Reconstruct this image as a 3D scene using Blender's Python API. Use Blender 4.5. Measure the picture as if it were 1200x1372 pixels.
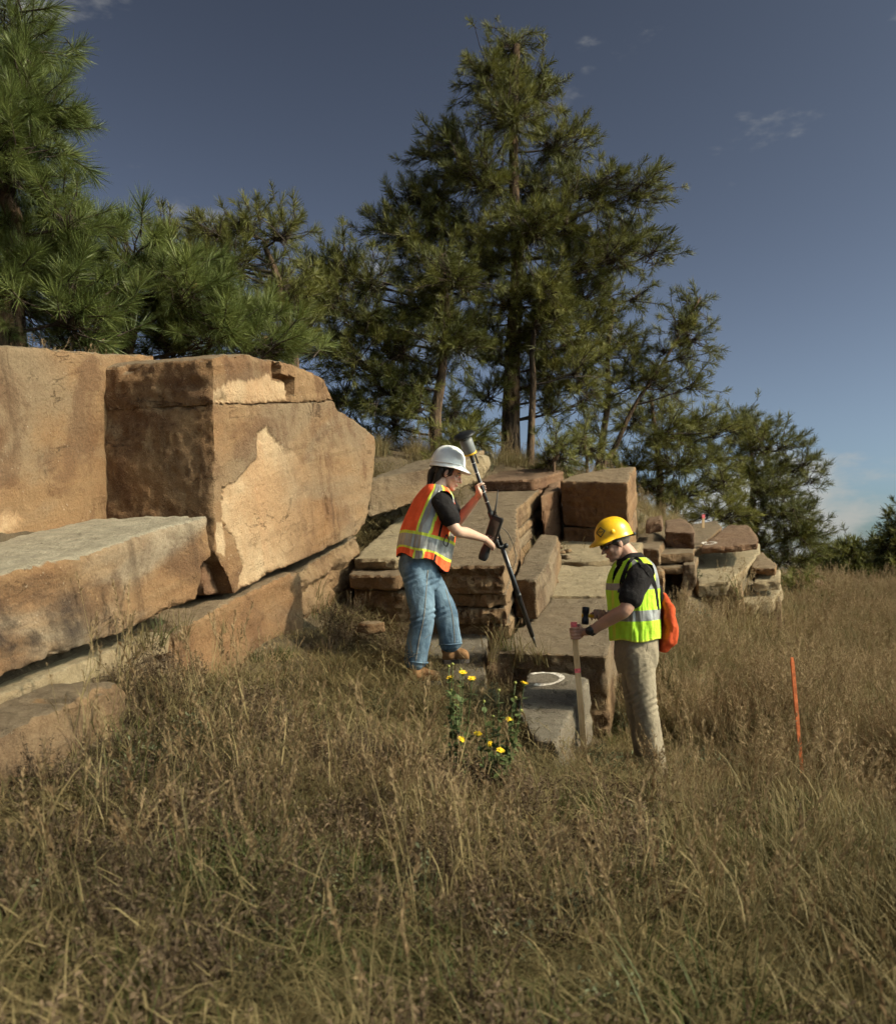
import bpy, bmesh, math, random
import numpy as np
from mathutils import Vector, Matrix
from mathutils.bvhtree import BVHTree

for o in list(bpy.data.objects):
    bpy.data.objects.remove(o)
scene = bpy.context.scene
COL = scene.collection
R = math.radians
rng = np.random.default_rng(7)
random.seed(7)

# ------------------------------------------------------------------ camera, sky, sun, exposure
F_PX, CX, HY, CAMZ = 1200.0, 600.0, 770.0, 1.4
cam_d = bpy.data.cameras.new('camera')
cam_d.sensor_fit = 'HORIZONTAL'; cam_d.sensor_width = 36.0; cam_d.lens = 36.0
cam_d.shift_y = 84.0 / 1200.0
cam_d.clip_start = 0.05; cam_d.clip_end = 3000
cam_d.dof.use_dof = True; cam_d.dof.focus_distance = 6.5; cam_d.dof.aperture_fstop = 3.5
cam = bpy.data.objects.new('camera', cam_d); COL.objects.link(cam)
cam.location = (0, 0, CAMZ); cam.rotation_euler = (R(90), 0, 0)
scene.camera = cam

SUN_EL, SUN_AZ = R(38), R(-19)          # azimuth measured from +X towards +Y
sdir = Vector((math.cos(SUN_EL)*math.cos(SUN_AZ), math.cos(SUN_EL)*math.sin(SUN_AZ), math.sin(SUN_EL)))
world = bpy.data.worlds.new('World'); scene.world = world; world.use_nodes = True
wn, wl = world.node_tree.nodes, world.node_tree.links
for n_ in list(wn): wn.remove(n_)
def wnode(t, **k):
    n = wn.new(t)
    for a, b in k.items(): setattr(n, a, b)
    return n
w_out = wnode('ShaderNodeOutputWorld'); w_bg = wnode('ShaderNodeBackground')
w_bg.inputs['Strength'].default_value = 0.05
sky = wnode('ShaderNodeTexSky', sky_type='NISHITA', sun_disc=False, sun_elevation=SUN_EL,
            sun_rotation=math.pi/2 - SUN_AZ, altitude=1800, air_density=0.75, dust_density=9.0, ozone_density=0.6)
w_tc = wnode('ShaderNodeTexCoord')
w_map = wnode('ShaderNodeMapping'); w_map.inputs['Scale'].default_value = (1.0, 1.0, 2.6)
w_map.inputs['Location'].default_value = (2.6, 5.5, 6.1)
w_n1 = wnode('ShaderNodeTexNoise'); w_n1.inputs['Scale'].default_value = 4.2
w_n1.inputs['Detail'].default_value = 9; w_n1.inputs['Roughness'].default_value = 0.6
w_r1 = wnode('ShaderNodeMapRange', interpolation_type='SMOOTHSTEP')
w_r1.inputs['From Min'].default_value = 0.59; w_r1.inputs['From Max'].default_value = 0.75
w_sep = wnode('ShaderNodeSeparateXYZ')
w_bank = wnode('ShaderNodeMapRange', interpolation_type='SMOOTHSTEP')      # low cloud bank towards the horizon
w_bank.inputs['From Min'].default_value = 0.17; w_bank.inputs['From Max'].default_value = 0.04
w_bank.inputs['To Min'].default_value = 0.0; w_bank.inputs['To Max'].default_value = 0.19
w_add = wnode('ShaderNodeMath', operation='ADD')
w_mul = wnode('ShaderNodeMath', operation='MULTIPLY'); w_mul.inputs[1].default_value = 0.85
w_mix = wnode('ShaderNodeMixRGB'); w_cc = wnode('ShaderNodeRGB'); w_cc.outputs[0].default_value = (9.0, 8.9, 8.3, 1)
wl.new(w_tc.outputs['Generated'], w_map.inputs['Vector']); wl.new(w_map.outputs[0], w_n1.inputs['Vector'])
wl.new(w_tc.outputs['Generated'], w_sep.inputs[0]); wl.new(w_sep.outputs['Z'], w_bank.inputs['Value'])
wl.new(w_n1.outputs['Fac'], w_add.inputs[0]); wl.new(w_bank.outputs[0], w_add.inputs[1])
wl.new(w_add.outputs[0], w_r1.inputs['Value']); wl.new(w_r1.outputs[0], w_mul.inputs[0])
w_gam = wnode('ShaderNodeGamma'); w_gam.inputs[1].default_value = 2.0
w_hs = wnode('ShaderNodeHueSaturation'); w_hs.inputs['Saturation'].default_value = 0.56; w_hs.inputs['Value'].default_value = 0.55
wl.new(sky.outputs[0], w_gam.inputs[0]); w_tint = wnode('ShaderNodeMixRGB', blend_type='MULTIPLY'); w_tint.inputs['Fac'].default_value = 1.0; w_tint.inputs['Color2'].default_value = (0.74, 1.10, 0.92, 1)
wl.new(w_gam.outputs[0], w_tint.inputs['Color1']); wl.new(w_tint.outputs[0], w_hs.inputs['Color'])
wl.new(w_mul.outputs[0], w_mix.inputs['Fac']); wl.new(w_hs.outputs[0], w_mix.inputs['Color1'])
wl.new(w_cc.outputs[0], w_mix.inputs['Color2']); wl.new(w_mix.outputs[0], w_bg.inputs['Color'])
wl.new(w_bg.outputs[0], w_out.inputs['Surface'])

sun_d = bpy.data.lights.new('sun', 'SUN'); sun_d.energy = 4.6; sun_d.angle = R(0.55); sun_d.color = (1.0, 0.85, 0.63)
sun = bpy.data.objects.new('sun', sun_d); COL.objects.link(sun)
sun.rotation_euler = sdir.to_track_quat('Z', 'Y').to_euler(); sun.location = (20, -5, 15)
scene.view_settings.view_transform = 'Standard'; scene.view_settings.look = 'None'
scene.view_settings.gamma = 1.0; scene.view_settings.exposure = 0.1
scene.view_settings.use_curve_mapping = False
scene.cycles.use_adaptive_sampling = True; scene.cycles.adaptive_threshold = 0.035; scene.cycles.adaptive_min_samples = 12
scene.cycles.max_bounces = 4; scene.cycles.diffuse_bounces = 2; scene.cycles.glossy_bounces = 2; scene.cycles.transmission_bounces = 2; scene.cycles.transparent_max_bounces = 4

# ------------------------------------------------------------------ helpers
def U(px, py, Y):                        # photograph point at a known distance -> world
    return np.array([(px-CX)/F_PX*Y, Y, CAMZ-(py-HY)/F_PX*Y])
def Upl(px, py, p0, nrm):                # photograph point on a known plane -> world
    d = np.array([(px-CX)/F_PX, 1.0, -(py-HY)/F_PX]); c = np.array([0, 0, CAMZ])
    t = np.dot(np.asarray(p0)-c, nrm)/np.dot(d, nrm)
    return c+d*t
def proj(P):
    return np.stack([CX+F_PX*P[:, 0]/P[:, 1], HY-F_PX*(P[:, 2]-CAMZ)/P[:, 1]], 1)
def nrmz(v):
    v = np.asarray(v, float); return v/np.linalg.norm(v)
BU = nrmz((0.3, 1, 0.25)); BV = nrmz((1, -0.3, 0)); BN = nrmz(np.cross(BV, BU))   # bedding frame of the rock

def _hash(i, j, k):
    h = (i.astype(np.uint32)*np.uint32(374761393) + j.astype(np.uint32)*np.uint32(668265263) + k.astype(np.uint32)*np.uint32(2246822519))
    h = (h ^ (h >> np.uint32(13)))*np.uint32(1274126177)
    h = h ^ (h >> np.uint32(16))
    return h.astype(np.float64)/4294967295.0
def vnoise(P):
    P = np.asarray(P, float); f = np.floor(P); i = f.astype(np.int64); t = P-f; t = t*t*t*(t*(t*6-15)+10)
    r = 0
    for a in (0, 1):
        wa = t[:, 0] if a else 1-t[:, 0]
        for b in (0, 1):
            wb = t[:, 1] if b else 1-t[:, 1]
            for c in (0, 1):
                wc = t[:, 2] if c else 1-t[:, 2]
                r = r+wa*wb*wc*_hash(i[:, 0]+a, i[:, 1]+b, i[:, 2]+c)
    return r*2-1
def fbm(P, freq=1.0, octs=4, gain=0.5):
    r = 0; a = 1.0; s = 0
    for o in range(octs):
        r = r+a*vnoise(P*freq+o*17.3+5.1); s += a; a *= gain; freq *= 2.03
    return r/s
def sstep(x, a, b):
    t = np.clip((x-a)/(b-a), 0, 1); return t*t*(3-2*t)
def inpoly(pts, poly):
    x, y = pts[:, 0], pts[:, 1]; r = np.zeros(len(x), bool); n = len(poly); j = n-1
    for i in range(n):
        xi, yi = poly[i]; xj, yj = poly[j]
        c = ((yi > y) != (yj > y)) & (x < (xj-xi)*(y-yi)/(yj-yi+1e-12)+xi)
        r ^= c; j = i
    return r
def seg_dist(P, a, b):
    a = np.asarray(a); b = np.asarray(b); ab = b-a
    t = np.clip(((P-a)@ab)/(ab@ab+1e-12), 0, 1)
    return np.linalg.norm(P-(a+t[:, None]*ab), axis=1)

def link(o, parent=None):
    COL.objects.link(o)
    if parent is not None: o.parent = parent
    return o
def tag(o, label=None, cat=None, group=None, kind=None):
    if label: o['label'] = label
    if cat: o['category'] = cat
    if group: o['group'] = group
    if kind: o['kind'] = kind
    return o
def mkmesh(name, V, Fc, mats=(), smooth=True, midx=None, sharp=None):
    me = bpy.data.meshes.new(name)
    me.from_pydata([tuple(map(float, v)) for v in V], [], [tuple(map(int, f)) for f in Fc])
    for m in (mats if isinstance(mats, (list, tuple)) else [mats]): me.materials.append(m)
    if midx is not None: me.polygons.foreach_set('material_index', np.asarray(midx, np.int32))
    me.polygons.foreach_set('use_smooth', np.full(len(me.polygons), smooth))
    if sharp is not None: me.set_sharp_from_angle(angle=R(sharp))
    me.update(); return me
def mobj(name, V, Fc, mats, parent=None, origin=None, **k):
    V = np.asarray(V, float)
    if origin is not None: V = V-np.asarray(origin)
    elif parent is not None:
        q = parent
        while q is not None: V = V-np.array(q.location); q = q.parent
    o = bpy.data.objects.new(name, mkmesh(name, V, Fc, mats, **k))
    if origin is not None: o.location = tuple(origin)
    return link(o, parent)
def empty(name, loc):
    o = bpy.data.objects.new(name, None); o.location = tuple(map(float, loc)); o.empty_display_size = 0.1
    return link(o)
class Geo:
    def __init__(s): s.V = []; s.F = []; s.M = []
    def add(s, V, Fc, m=0):
        b = len(s.V); s.V.extend([tuple(v) for v in V]); s.F.extend([tuple(i+b for i in f) for f in Fc]); s.M.extend([m]*len(Fc)); return s
    def obj(s, name, mats, parent=None, **k):
        return mobj(name, s.V, s.F, mats, parent, midx=s.M, **k)
def box(c, ax, ay, az):                  # centre and three half-axes
    c, ax, ay, az = map(np.asarray, (c, ax, ay, az))
    V = [c+i*ax+j*ay+k*az for i in (-1, 1) for j in (-1, 1) for k in (-1, 1)]
    return V, [(0, 1, 3, 2), (4, 6, 7, 5), (0, 4, 5, 1), (2, 3, 7, 6), (0, 2, 6, 4), (1, 5, 7, 3)]
def frames(P):
    P = np.asarray(P, float); n = len(P); T = np.zeros_like(P)
    T[1:-1] = P[2:]-P[:-2]; T[0] = P[1]-P[0]; T[-1] = P[-1]-P[-2]
    T /= np.linalg.norm(T, axis=1)[:, None]+1e-12
    a = np.array([0, 0, 1.0]) if abs(T[0][2]) < 0.9 else np.array([1.0, 0, 0])
    A = [nrmz(np.cross(T[0], a))]
    for i in range(1, n):
        v = A[-1]-T[i]*np.dot(A[-1], T[i]); A.append(nrmz(v))
    A = np.array(A); return T, A, np.cross(T, A)
def tube(P, r, n=8, cap=True, round_=False):
    P = np.asarray(P, float); r = np.broadcast_to(np.asarray(r, float), (len(P),)).copy()
    if round_:
        d0 = nrmz(P[0]-P[1]); d1 = nrmz(P[-1]-P[-2])
        pre = [P[0]+d0*r[0]*q for q in (0.95, 0.8, 0.45)]; pr = [r[0]*q for q in (0.3, 0.6, 0.9)]
        post = [P[-1]+d1*r[-1]*q for q in (0.45, 0.8, 0.95)]; po = [r[-1]*q for q in (0.9, 0.6, 0.3)]
        P = np.array(pre+list(P)+post); r = np.array(pr+list(r)+po)
    T, A, B = frames(P); V = []; Fc = []
    for i in range(len(P)):
        for k in range(n):
            t = 2*math.pi*k/n; V.append(P[i]+r[i]*(math.cos(t)*A[i]+math.sin(t)*B[i]))
    for i in range(len(P)-1):
        for k in range(n):
            k2 = (k+1) % n; Fc.append((i*n+k, i*n+k2, (i+1)*n+k2, (i+1)*n+k))
    if cap:
        Fc.append(tuple(range(n-1, -1, -1))); Fc.append(tuple((len(P)-1)*n+k for k in range(n)))
    return V, Fc
def ell(c, a, b, d, nu=16, nv=10):       # ellipsoid with three half-axis vectors
    c, a, b, d = map(np.asarray, (c, a, b, d)); V = []; Fc = []
    for i in range(1, nv):
        t = math.pi*i/nv
        for k in range(nu):
            p = 2*math.pi*k/nu; V.append(c+a*math.sin(t)*math.cos(p)+b*math.sin(t)*math.sin(p)+d*math.cos(t))
    top = len(V); V.append(c+d); bot = len(V); V.append(c-d)
    for i in range(nv-2):
        for k in range(nu):
            k2 = (k+1) % nu; Fc.append((i*nu+k, (i+1)*nu+k, (i+1)*nu+k2, i*nu+k2))
    for k in range(nu):
        k2 = (k+1) % nu; Fc.append((top, k, k2)); Fc.append((bot, (nv-2)*nu+k2, (nv-2)*nu+k))
    return V, Fc
def remesh(V, Fc, vox, smooth_it=0):
    me = bpy.data.meshes.new('tmp'); bm = bmesh.new()
    vs = [bm.verts.new(tuple(map(float, v))) for v in V]
    for f in Fc:
        try: bm.faces.new([vs[i] for i in f])
        except ValueError: pass
    bmesh.ops.triangulate(bm, faces=[f for f in bm.faces if len(f.verts) > 4])
    bmesh.ops.recalc_face_normals(bm, faces=bm.faces[:])
    bm.to_mesh(me); bm.free()
    o = bpy.data.objects.new('tmp', me); COL.objects.link(o)
    m = o.modifiers.new('r', 'REMESH'); m.mode = 'VOXEL'; m.voxel_size = vox; m.adaptivity = 0
    if smooth_it:
        s = o.modifiers.new('s', 'SMOOTH'); s.iterations = smooth_it; s.factor = 0.5
    dg = bpy.context.evaluated_depsgraph_get(); ev = o.evaluated_get(dg); em = ev.to_mesh()
    n = len(em.vertices); A = np.empty(n*3); em.vertices.foreach_get('co', A); A = A.reshape(-1, 3)
    N = np.empty(n*3); em.vertex_normals.foreach_get('vector', N); N = N.reshape(-1, 3)
    nl = len(em.loops); L = np.empty(nl, np.int32); em.loops.foreach_get('vertex_index', L)
    ls = np.empty(len(em.polygons), np.int32); em.polygons.foreach_get('loop_total', ls)
    if (ls == 4).all(): Q = L.reshape(-1, 4)
    else:
        Q = []; i = 0
        for t in ls: Q.append(tuple(L[i:i+t])); i += t
    ev.to_mesh_clear(); bpy.data.objects.remove(o); bpy.data.meshes.remove(me)
    return A, N, Q

# ------------------------------------------------------------------ materials
class NT:
    def __init__(s, name, rough=0.8, spec=0.3):
        s.m = bpy.data.materials.new(name); s.m.use_nodes = True; s.t = s.m.node_tree
        s.b = s.t.nodes['Principled BSDF']; s.out = s.t.nodes['Material Output']
        s.b.inputs['Roughness'].default_value = rough; s.b.inputs['Specular IOR Level'].default_value = spec
    def n(s, typ, **k):
        x = s.t.nodes.new(typ)
        for a, b in k.items():
            if a.startswith('i_'): x.inputs[a[2:].replace('_', ' ')].default_value = b
            else: setattr(x, a, b)
        return x
    def l(s, a, b): s.t.links.new(a, b); return s
    def noise(s, vec, scale, detail=5, rough=0.55, dist=0.0):
        x = s.n('ShaderNodeTexNoise'); x.inputs['Scale'].default_value = scale; x.inputs['Detail'].default_value = detail
        x.inputs['Roughness'].default_value = rough; x.inputs['Distortion'].default_value = dist
        if vec is not None: s.l(vec, x.inputs['Vector'])
        return x.outputs['Fac']
    def rng(s, v, a, b, c=0.0, d=1.0, smooth=True):
        x = s.n('ShaderNodeMapRange', interpolation_type='SMOOTHSTEP' if smooth else 'LINEAR')
        for i, q in zip(('From Min', 'From Max', 'To Min', 'To Max'), (a, b, c, d)): x.inputs[i].default_value = q
        s.l(v, x.inputs['Value']); return x.outputs[0]
    def mix(s, f, a, b, mode='MIX'):
        x = s.n('ShaderNodeMixRGB', blend_type=mode)
        for i, q in (('Fac', f), ('Color1', a), ('Color2', b)):
            if isinstance(q, (int, float)): x.inputs[i].default_value = q
            elif isinstance(q, tuple): x.inputs[i].default_value = (*q, 1) if len(q) == 3 else q
            else: s.l(q, x.inputs[i])
        return x.outputs[0]
    def math(s, op, a, b=None):
        x = s.n('ShaderNodeMath', operation=op)
        for i, q in enumerate((a, b)):
            if q is None: continue
            if isinstance(q, (int, float)): x.inputs[i].default_value = q
            else: s.l(q, x.inputs[i])
        return x.outputs[0]
    def bump(s, h, strength=0.3, dist=0.02, prev=None):
        x = s.n('ShaderNodeBump'); x.inputs['Strength'].default_value = strength; x.inputs['Distance'].default_value = dist
        s.l(h, x.inputs['Height'])
        if prev is not None: s.l(prev, x.inputs['Normal'])
        return x.outputs[0]
    def pos(s): return s.n('ShaderNodeNewGeometry').outputs['Position']
    def obj(s): return s.n('ShaderNodeTexCoord').outputs['Object']
    def scl(s, vec, sc):
        x = s.n('ShaderNodeMapping'); x.inputs['Scale'].default_value = sc; s.l(vec, x.inputs['Vector']); return x.outputs[0]
    def color(s, c): s.l(c, s.b.inputs['Base Color']); return s
    def normal(s, n): s.l(n, s.b.inputs['Normal']); return s

def simple_mat(name, col, rough=0.6, spec=0.3, var=0.15, scale=20, bump=0.0, bscale=200, metal=0.0):
    k = NT(name, rough, spec); p = k.obj()
    f = k.rng(k.noise(p, scale, 4), 0.3, 0.7)
    k.color(k.mix(f, tuple(c*(1-var) for c in col), tuple(min(1, c*(1+var)) for c in col)))
    k.b.inputs['Metallic'].default_value = metal
    if bump: k.normal(k.bump(k.noise(p, bscale, 3), bump, 0.004))
    return k.m

def rock_mat(name, base, brown, pale, grey, patina=0.5, topgrey=0.6):
    base, brown, pale, grey = [(c_[0]*.70, c_[1]*.74, c_[2]*.72) for c_ in (base, brown, pale, grey)]
    k = NT(name, 0.88, 0.22); geo = k.n('ShaderNodeNewGeometry'); P = geo.outputs['Position']
    comb = k.n('ShaderNodeCombineXYZ')
    for i, ax in enumerate((BU, BV, BN)):
        d = k.n('ShaderNodeVectorMath', operation='DOT_PRODUCT'); d.inputs[1].default_value = tuple(ax)
        k.l(P, d.inputs[0]); k.l(d.outputs['Value'], comb.inputs[i])
    bc = comb.outputs[0]
    oi = k.n('ShaderNodeObjectInfo').outputs['Random']
    off = k.n('ShaderNodeVectorMath', operation='ADD'); c3 = k.n('ShaderNodeCombineXYZ')
    for i in range(3): k.l(k.math('MULTIPLY', oi, 7.0+i*3), c3.inputs[i])
    k.l(bc, off.inputs[0]); k.l(c3.outputs[0], off.inputs[1]); bo = off.outputs[0]
    low = k.noise(bo, 1.3, 6, 0.6, 0.4)
    streak = k.noise(k.scl(bc, (1.1, 1.1, 26)), 1.0, 6, 0.62)
    drip = k.noise(k.scl(bo, (5.5, 5.5, 0.55)), 1.0, 5, 0.6, 0.3)
    spot = k.noise(bo, 9.0, 6, 0.68); grain = k.noise(P, 95, 4, 0.7)
    c = k.mix(k.rng(low, 0.36, 0.64), base, tuple(0.55*a+0.45*b for a, b in zip(base, pale)))
    c = k.mix(k.math('MULTIPLY', k.rng(streak, 0.45, 0.7), 0.28), c, pale)
    zone = k.noise(k.scl(bo, (0.5, 0.5, 1.3)), 1.0, 4, 0.55, 0.8)
    c = k.mix(k.math('MULTIPLY', k.rng(zone, 0.46, 0.64), 0.65), c, grey)
    c = k.mix(k.math('MULTIPLY', k.rng(k.noise(bo, 2.1, 8, 0.66, 0.7), 0.47, 0.62), patina), c, brown)
    c = k.mix(k.math('MULTIPLY', k.rng(drip, 0.56, 0.72), patina*0.75), c, tuple(b*0.5 for b in brown))
    # weathered bedding tops are greyer
    dt = k.n('ShaderNodeVectorMath', operation='DOT_PRODUCT'); dt.inputs[1].default_value = tuple(BN); k.l(geo.outputs['Normal'], dt.inputs[0])
    tg = k.math('MULTIPLY', k.rng(dt.outputs['Value'], 0.72, 0.93), topgrey)
    gcol = k.mix(k.rng(spot, 0.35, 0.7), tuple(g*0.8 for g in grey), tuple(g*1.15 for g in grey))
    c = k.mix(tg, c, gcol)
    fr = k.n('ShaderNodeAttribute', attribute_name='fresh').outputs['Fac']
    fcol = k.mix(k.rng(low, 0.35, 0.62), (0.47, 0.345, 0.21), (0.36, 0.225, 0.12))
    fcol = k.mix(k.math('MULTIPLY', k.rng(drip, 0.5, 0.66), 0.35), fcol, (0.40, 0.22, 0.11))
    c = k.mix(fr, c, fcol)
    vr = k.n('ShaderNodeAttribute', attribute_name='dark_patch').outputs['Fac']
    vm = k.math('MULTIPLY', vr, k.rng(k.noise(bo, 3.4, 6, 0.65, 0.5), 0.32, 0.58))
    c = k.mix(vm, c, (0.045, 0.032, 0.024))  # blends the masked patches towards near black, broken up by noise
    c = k.mix(k.math('MULTIPLY', k.rng(k.noise(bo, 26, 5, 0.7), 0.6, 0.72), 0.35), c, tuple(0.4*b for b in brown))
    lich = k.math('MULTIPLY', k.rng(k.noise(bo, 55, 3, 0.5), 0.68, 0.74), 0.35)
    c = k.mix(lich, c, (0.55, 0.47, 0.36))
    c = k.mix(0.55, c, k.mix(k.rng(grain, 0.25, 0.75), (0.58, 0.56, 0.55), (1.25, 1.22, 1.2)), 'MULTIPLY')
    # hairline cracks, mostly along the bedding
    cn1 = k.noise(k.scl(bo, (0.9, 0.9, 3.2)), 1.0, 7, 0.6, 0.9); cn2 = k.noise(k.scl(bo, (2.2, 2.2, 0.9)), 1.0, 6, 0.6, 0.6)
    l1 = k.rng(k.math('ABSOLUTE', k.math('SUBTRACT', cn1, 0.5)), 0.0, 0.006, 1.0, 0.0)
    l2 = k.rng(k.math('ABSOLUTE', k.math('SUBTRACT', cn2, 0.53)), 0.0, 0.004, 1.0, 0.0)
    gate = k.rng(k.noise(bo, 1.9, 3), 0.55, 0.66); crk = k.math('MULTIPLY', k.math('MAXIMUM', l1, l2), gate)
    c = k.mix(k.math('MULTIPLY', crk, 0.45), c, (0.03, 0.02, 0.013))
    k.color(c)
    b1 = k.bump(streak, 0.3, 0.014); b2 = k.bump(spot, 0.8, 0.035, k.bump(crk, 0.9, -0.02, b1))
    b3 = k.bump(k.noise(P, 42, 7, 0.78), 0.9, 0.016, b2); k.normal(b3)
    return k.m
M = {}
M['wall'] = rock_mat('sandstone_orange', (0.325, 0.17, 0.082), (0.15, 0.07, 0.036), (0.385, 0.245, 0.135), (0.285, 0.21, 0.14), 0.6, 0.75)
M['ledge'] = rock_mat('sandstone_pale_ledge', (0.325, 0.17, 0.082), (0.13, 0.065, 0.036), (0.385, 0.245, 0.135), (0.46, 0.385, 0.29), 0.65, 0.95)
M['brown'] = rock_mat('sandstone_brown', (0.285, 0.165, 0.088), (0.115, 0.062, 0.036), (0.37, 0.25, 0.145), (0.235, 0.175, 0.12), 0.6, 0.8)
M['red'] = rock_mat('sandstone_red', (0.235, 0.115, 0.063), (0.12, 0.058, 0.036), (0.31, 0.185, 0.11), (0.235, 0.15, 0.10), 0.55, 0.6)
M['pale'] = rock_mat('sandstone_pale', (0.39, 0.275, 0.16), (0.21, 0.125, 0.07), (0.46, 0.35, 0.225), (0.41, 0.32, 0.21), 0.35, 0.7)
M['greyrock'] = rock_mat('weathered_grey_stone', (0.25, 0.195, 0.145), (0.14, 0.095, 0.07), (0.32, 0.255, 0.195), (0.235, 0.195, 0.155), 0.45, 0.7)
# ------------------------------------------------------------------ terrain
GP = np.array([(-4,0,.75),(-2.6,2,.62),(-1.5,3,.45),(0,1.5,.2),(0,4,.3),(1.5,3,.05),(3,2,0),(5,3,0),(9,2,0),(-8,0,1.2),
 (1.4,6,0),(2.5,6,0),(4,6,0),(7,6,0),(.9,6,.08),(.45,5.9,.3),(-.2,6.3,.6),(-.8,6.0,.66),(-1.3,5,.6),(-2.0,3.6,.6),(-1.5,5.7,.72),(-.9,7,.85),
 (.3,7,.55),(.9,6.8,.2),(1.0,7.6,.4),(1.5,8.2,.6),(1.3,9,.9),(1.3,10.3,1.2),(1.9,7.2,.06),(2.5,8.6,.15),(3.0,10.3,.3),(3.2,10.9,.62),(3.9,11.5,.55),(4.5,12.1,.32),(5.2,12.4,.06),(4.3,10.2,.04),(2.6,10.2,.5),(6.5,15,.05),(4,8.5,0),
 (-2.9,3.4,1.0),(-2.9,5.2,2.2),(-2.7,7,2.6),(-2.2,9,2.75),(-4,4,2.3),(-4.2,6.5,2.6),(-5.5,9,2.9),(-.6,8.6,1.2),(-.8,9.6,1.7),(.2,9.4,1.2),(-.6,11.2,2.75),(.2,12,2.8),(1.0,12.4,2.85),(1.9,12.6,2.6),(2.7,12.6,2.2),
 (2.9,13.4,2.35),(3.9,14.3,2.0),(4.7,15.2,1.6),(0,16,3.2),(-5,16,3.3),(3.0,17,2.9),(5.6,17.4,1.5),(7.6,19.2,.5),(9.5,21,.1),(3,22,3.0),(7.5,25,1.2),(11,25,.05),
 (10,10,0),(15,16,0),(14,22,0),(20,30,.05),(16,40,.1),(30,60,.1),(22,60,.1),(-20,20,3.6),(-20,45,3.6),(0,45,3.0),(10,45,1.2),(45,30,0),(45,90,.1),(-15,5,3.2),(25,3,0),(-12,-8,1.5),(10,-10,0)])
_d = np.linalg.norm(GP[:, None, :2]-GP[None, :, :2], axis=2)
_A = np.zeros((len(GP)+1, len(GP)+1)); _A[:-1, :-1] = _d; _A[:-1, -1] = 1; _A[-1, :-1] = 1
_w = np.linalg.solve(_A, np.append(GP[:, 2], 0))
def ground(x, y, rough=True):
    x = np.atleast_1d(np.asarray(x, float)); y = np.atleast_1d(np.asarray(y, float)); z = np.empty(len(x))
    for s in range(0, len(x), 20000):
        d = np.hypot(x[s:s+20000, None]-GP[None, :, 0], y[s:s+20000, None]-GP[None, :, 1]); z[s:s+20000] = d@_w[:-1]+_w[-1]
    far = sstep(np.hypot(x, y-20), 55, 140); z = z*(1-far)+far*np.clip(z, -0.2, 0.4)
    if rough:
        P = np.stack([x, y, 0*x], 1); z = z+0.05*fbm(P, 0.9, 4)+0.015*vnoise(P*6.0)
    return z
def axis_pts(c, near, step, far, k):
    a = [0.0]; s = step
    while a[-1] < far:
        a.append(a[-1]+s)
        if a[-1] > near: s *= k
    return c+np.array([-q for q in a[:0:-1]]+a)
xs = axis_pts(0.5, 5, 0.11, 900, 1.14); ys = axis_pts(7, 7, 0.11, 900, 1.14)
gx, gy = np.meshgrid(xs, ys); gz = ground(gx.ravel(), gy.ravel())
nx, ny = len(xs), len(ys); idx = np.arange(nx*ny).reshape(ny, nx)
k = NT('dry_soil', 0.95, 0.1); p = k.pos()
c = k.mix(k.rng(k.noise(p, 1.1, 6, 0.6), 0.35, 0.65), (0.075, 0.055, 0.034), (0.14, 0.105, 0.065))
c = k.mix(k.rng(k.noise(p, 14, 6, 0.7), 0.5, 0.68), c, (0.06, 0.045, 0.028))
c = k.mix(k.rng(k.noise(k.scl(p, (9, 60, 40)), 1.0, 5, 0.7), 0.56, 0.7), c, (0.21, 0.16, 0.10))
k.color(c); k.normal(k.bump(k.noise(p, 30, 6, 0.75), 0.8, 0.03)); M['soil'] = k.m
gobj = mobj('ground', np.stack([gx.ravel(), gy.ravel(), gz], 1), np.stack([idx[:-1, :-1], idx[:-1, 1:], idx[1:, 1:], idx[1:, :-1]], -1).reshape(-1, 4), M['soil'])
tag(gobj, kind='structure')

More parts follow.
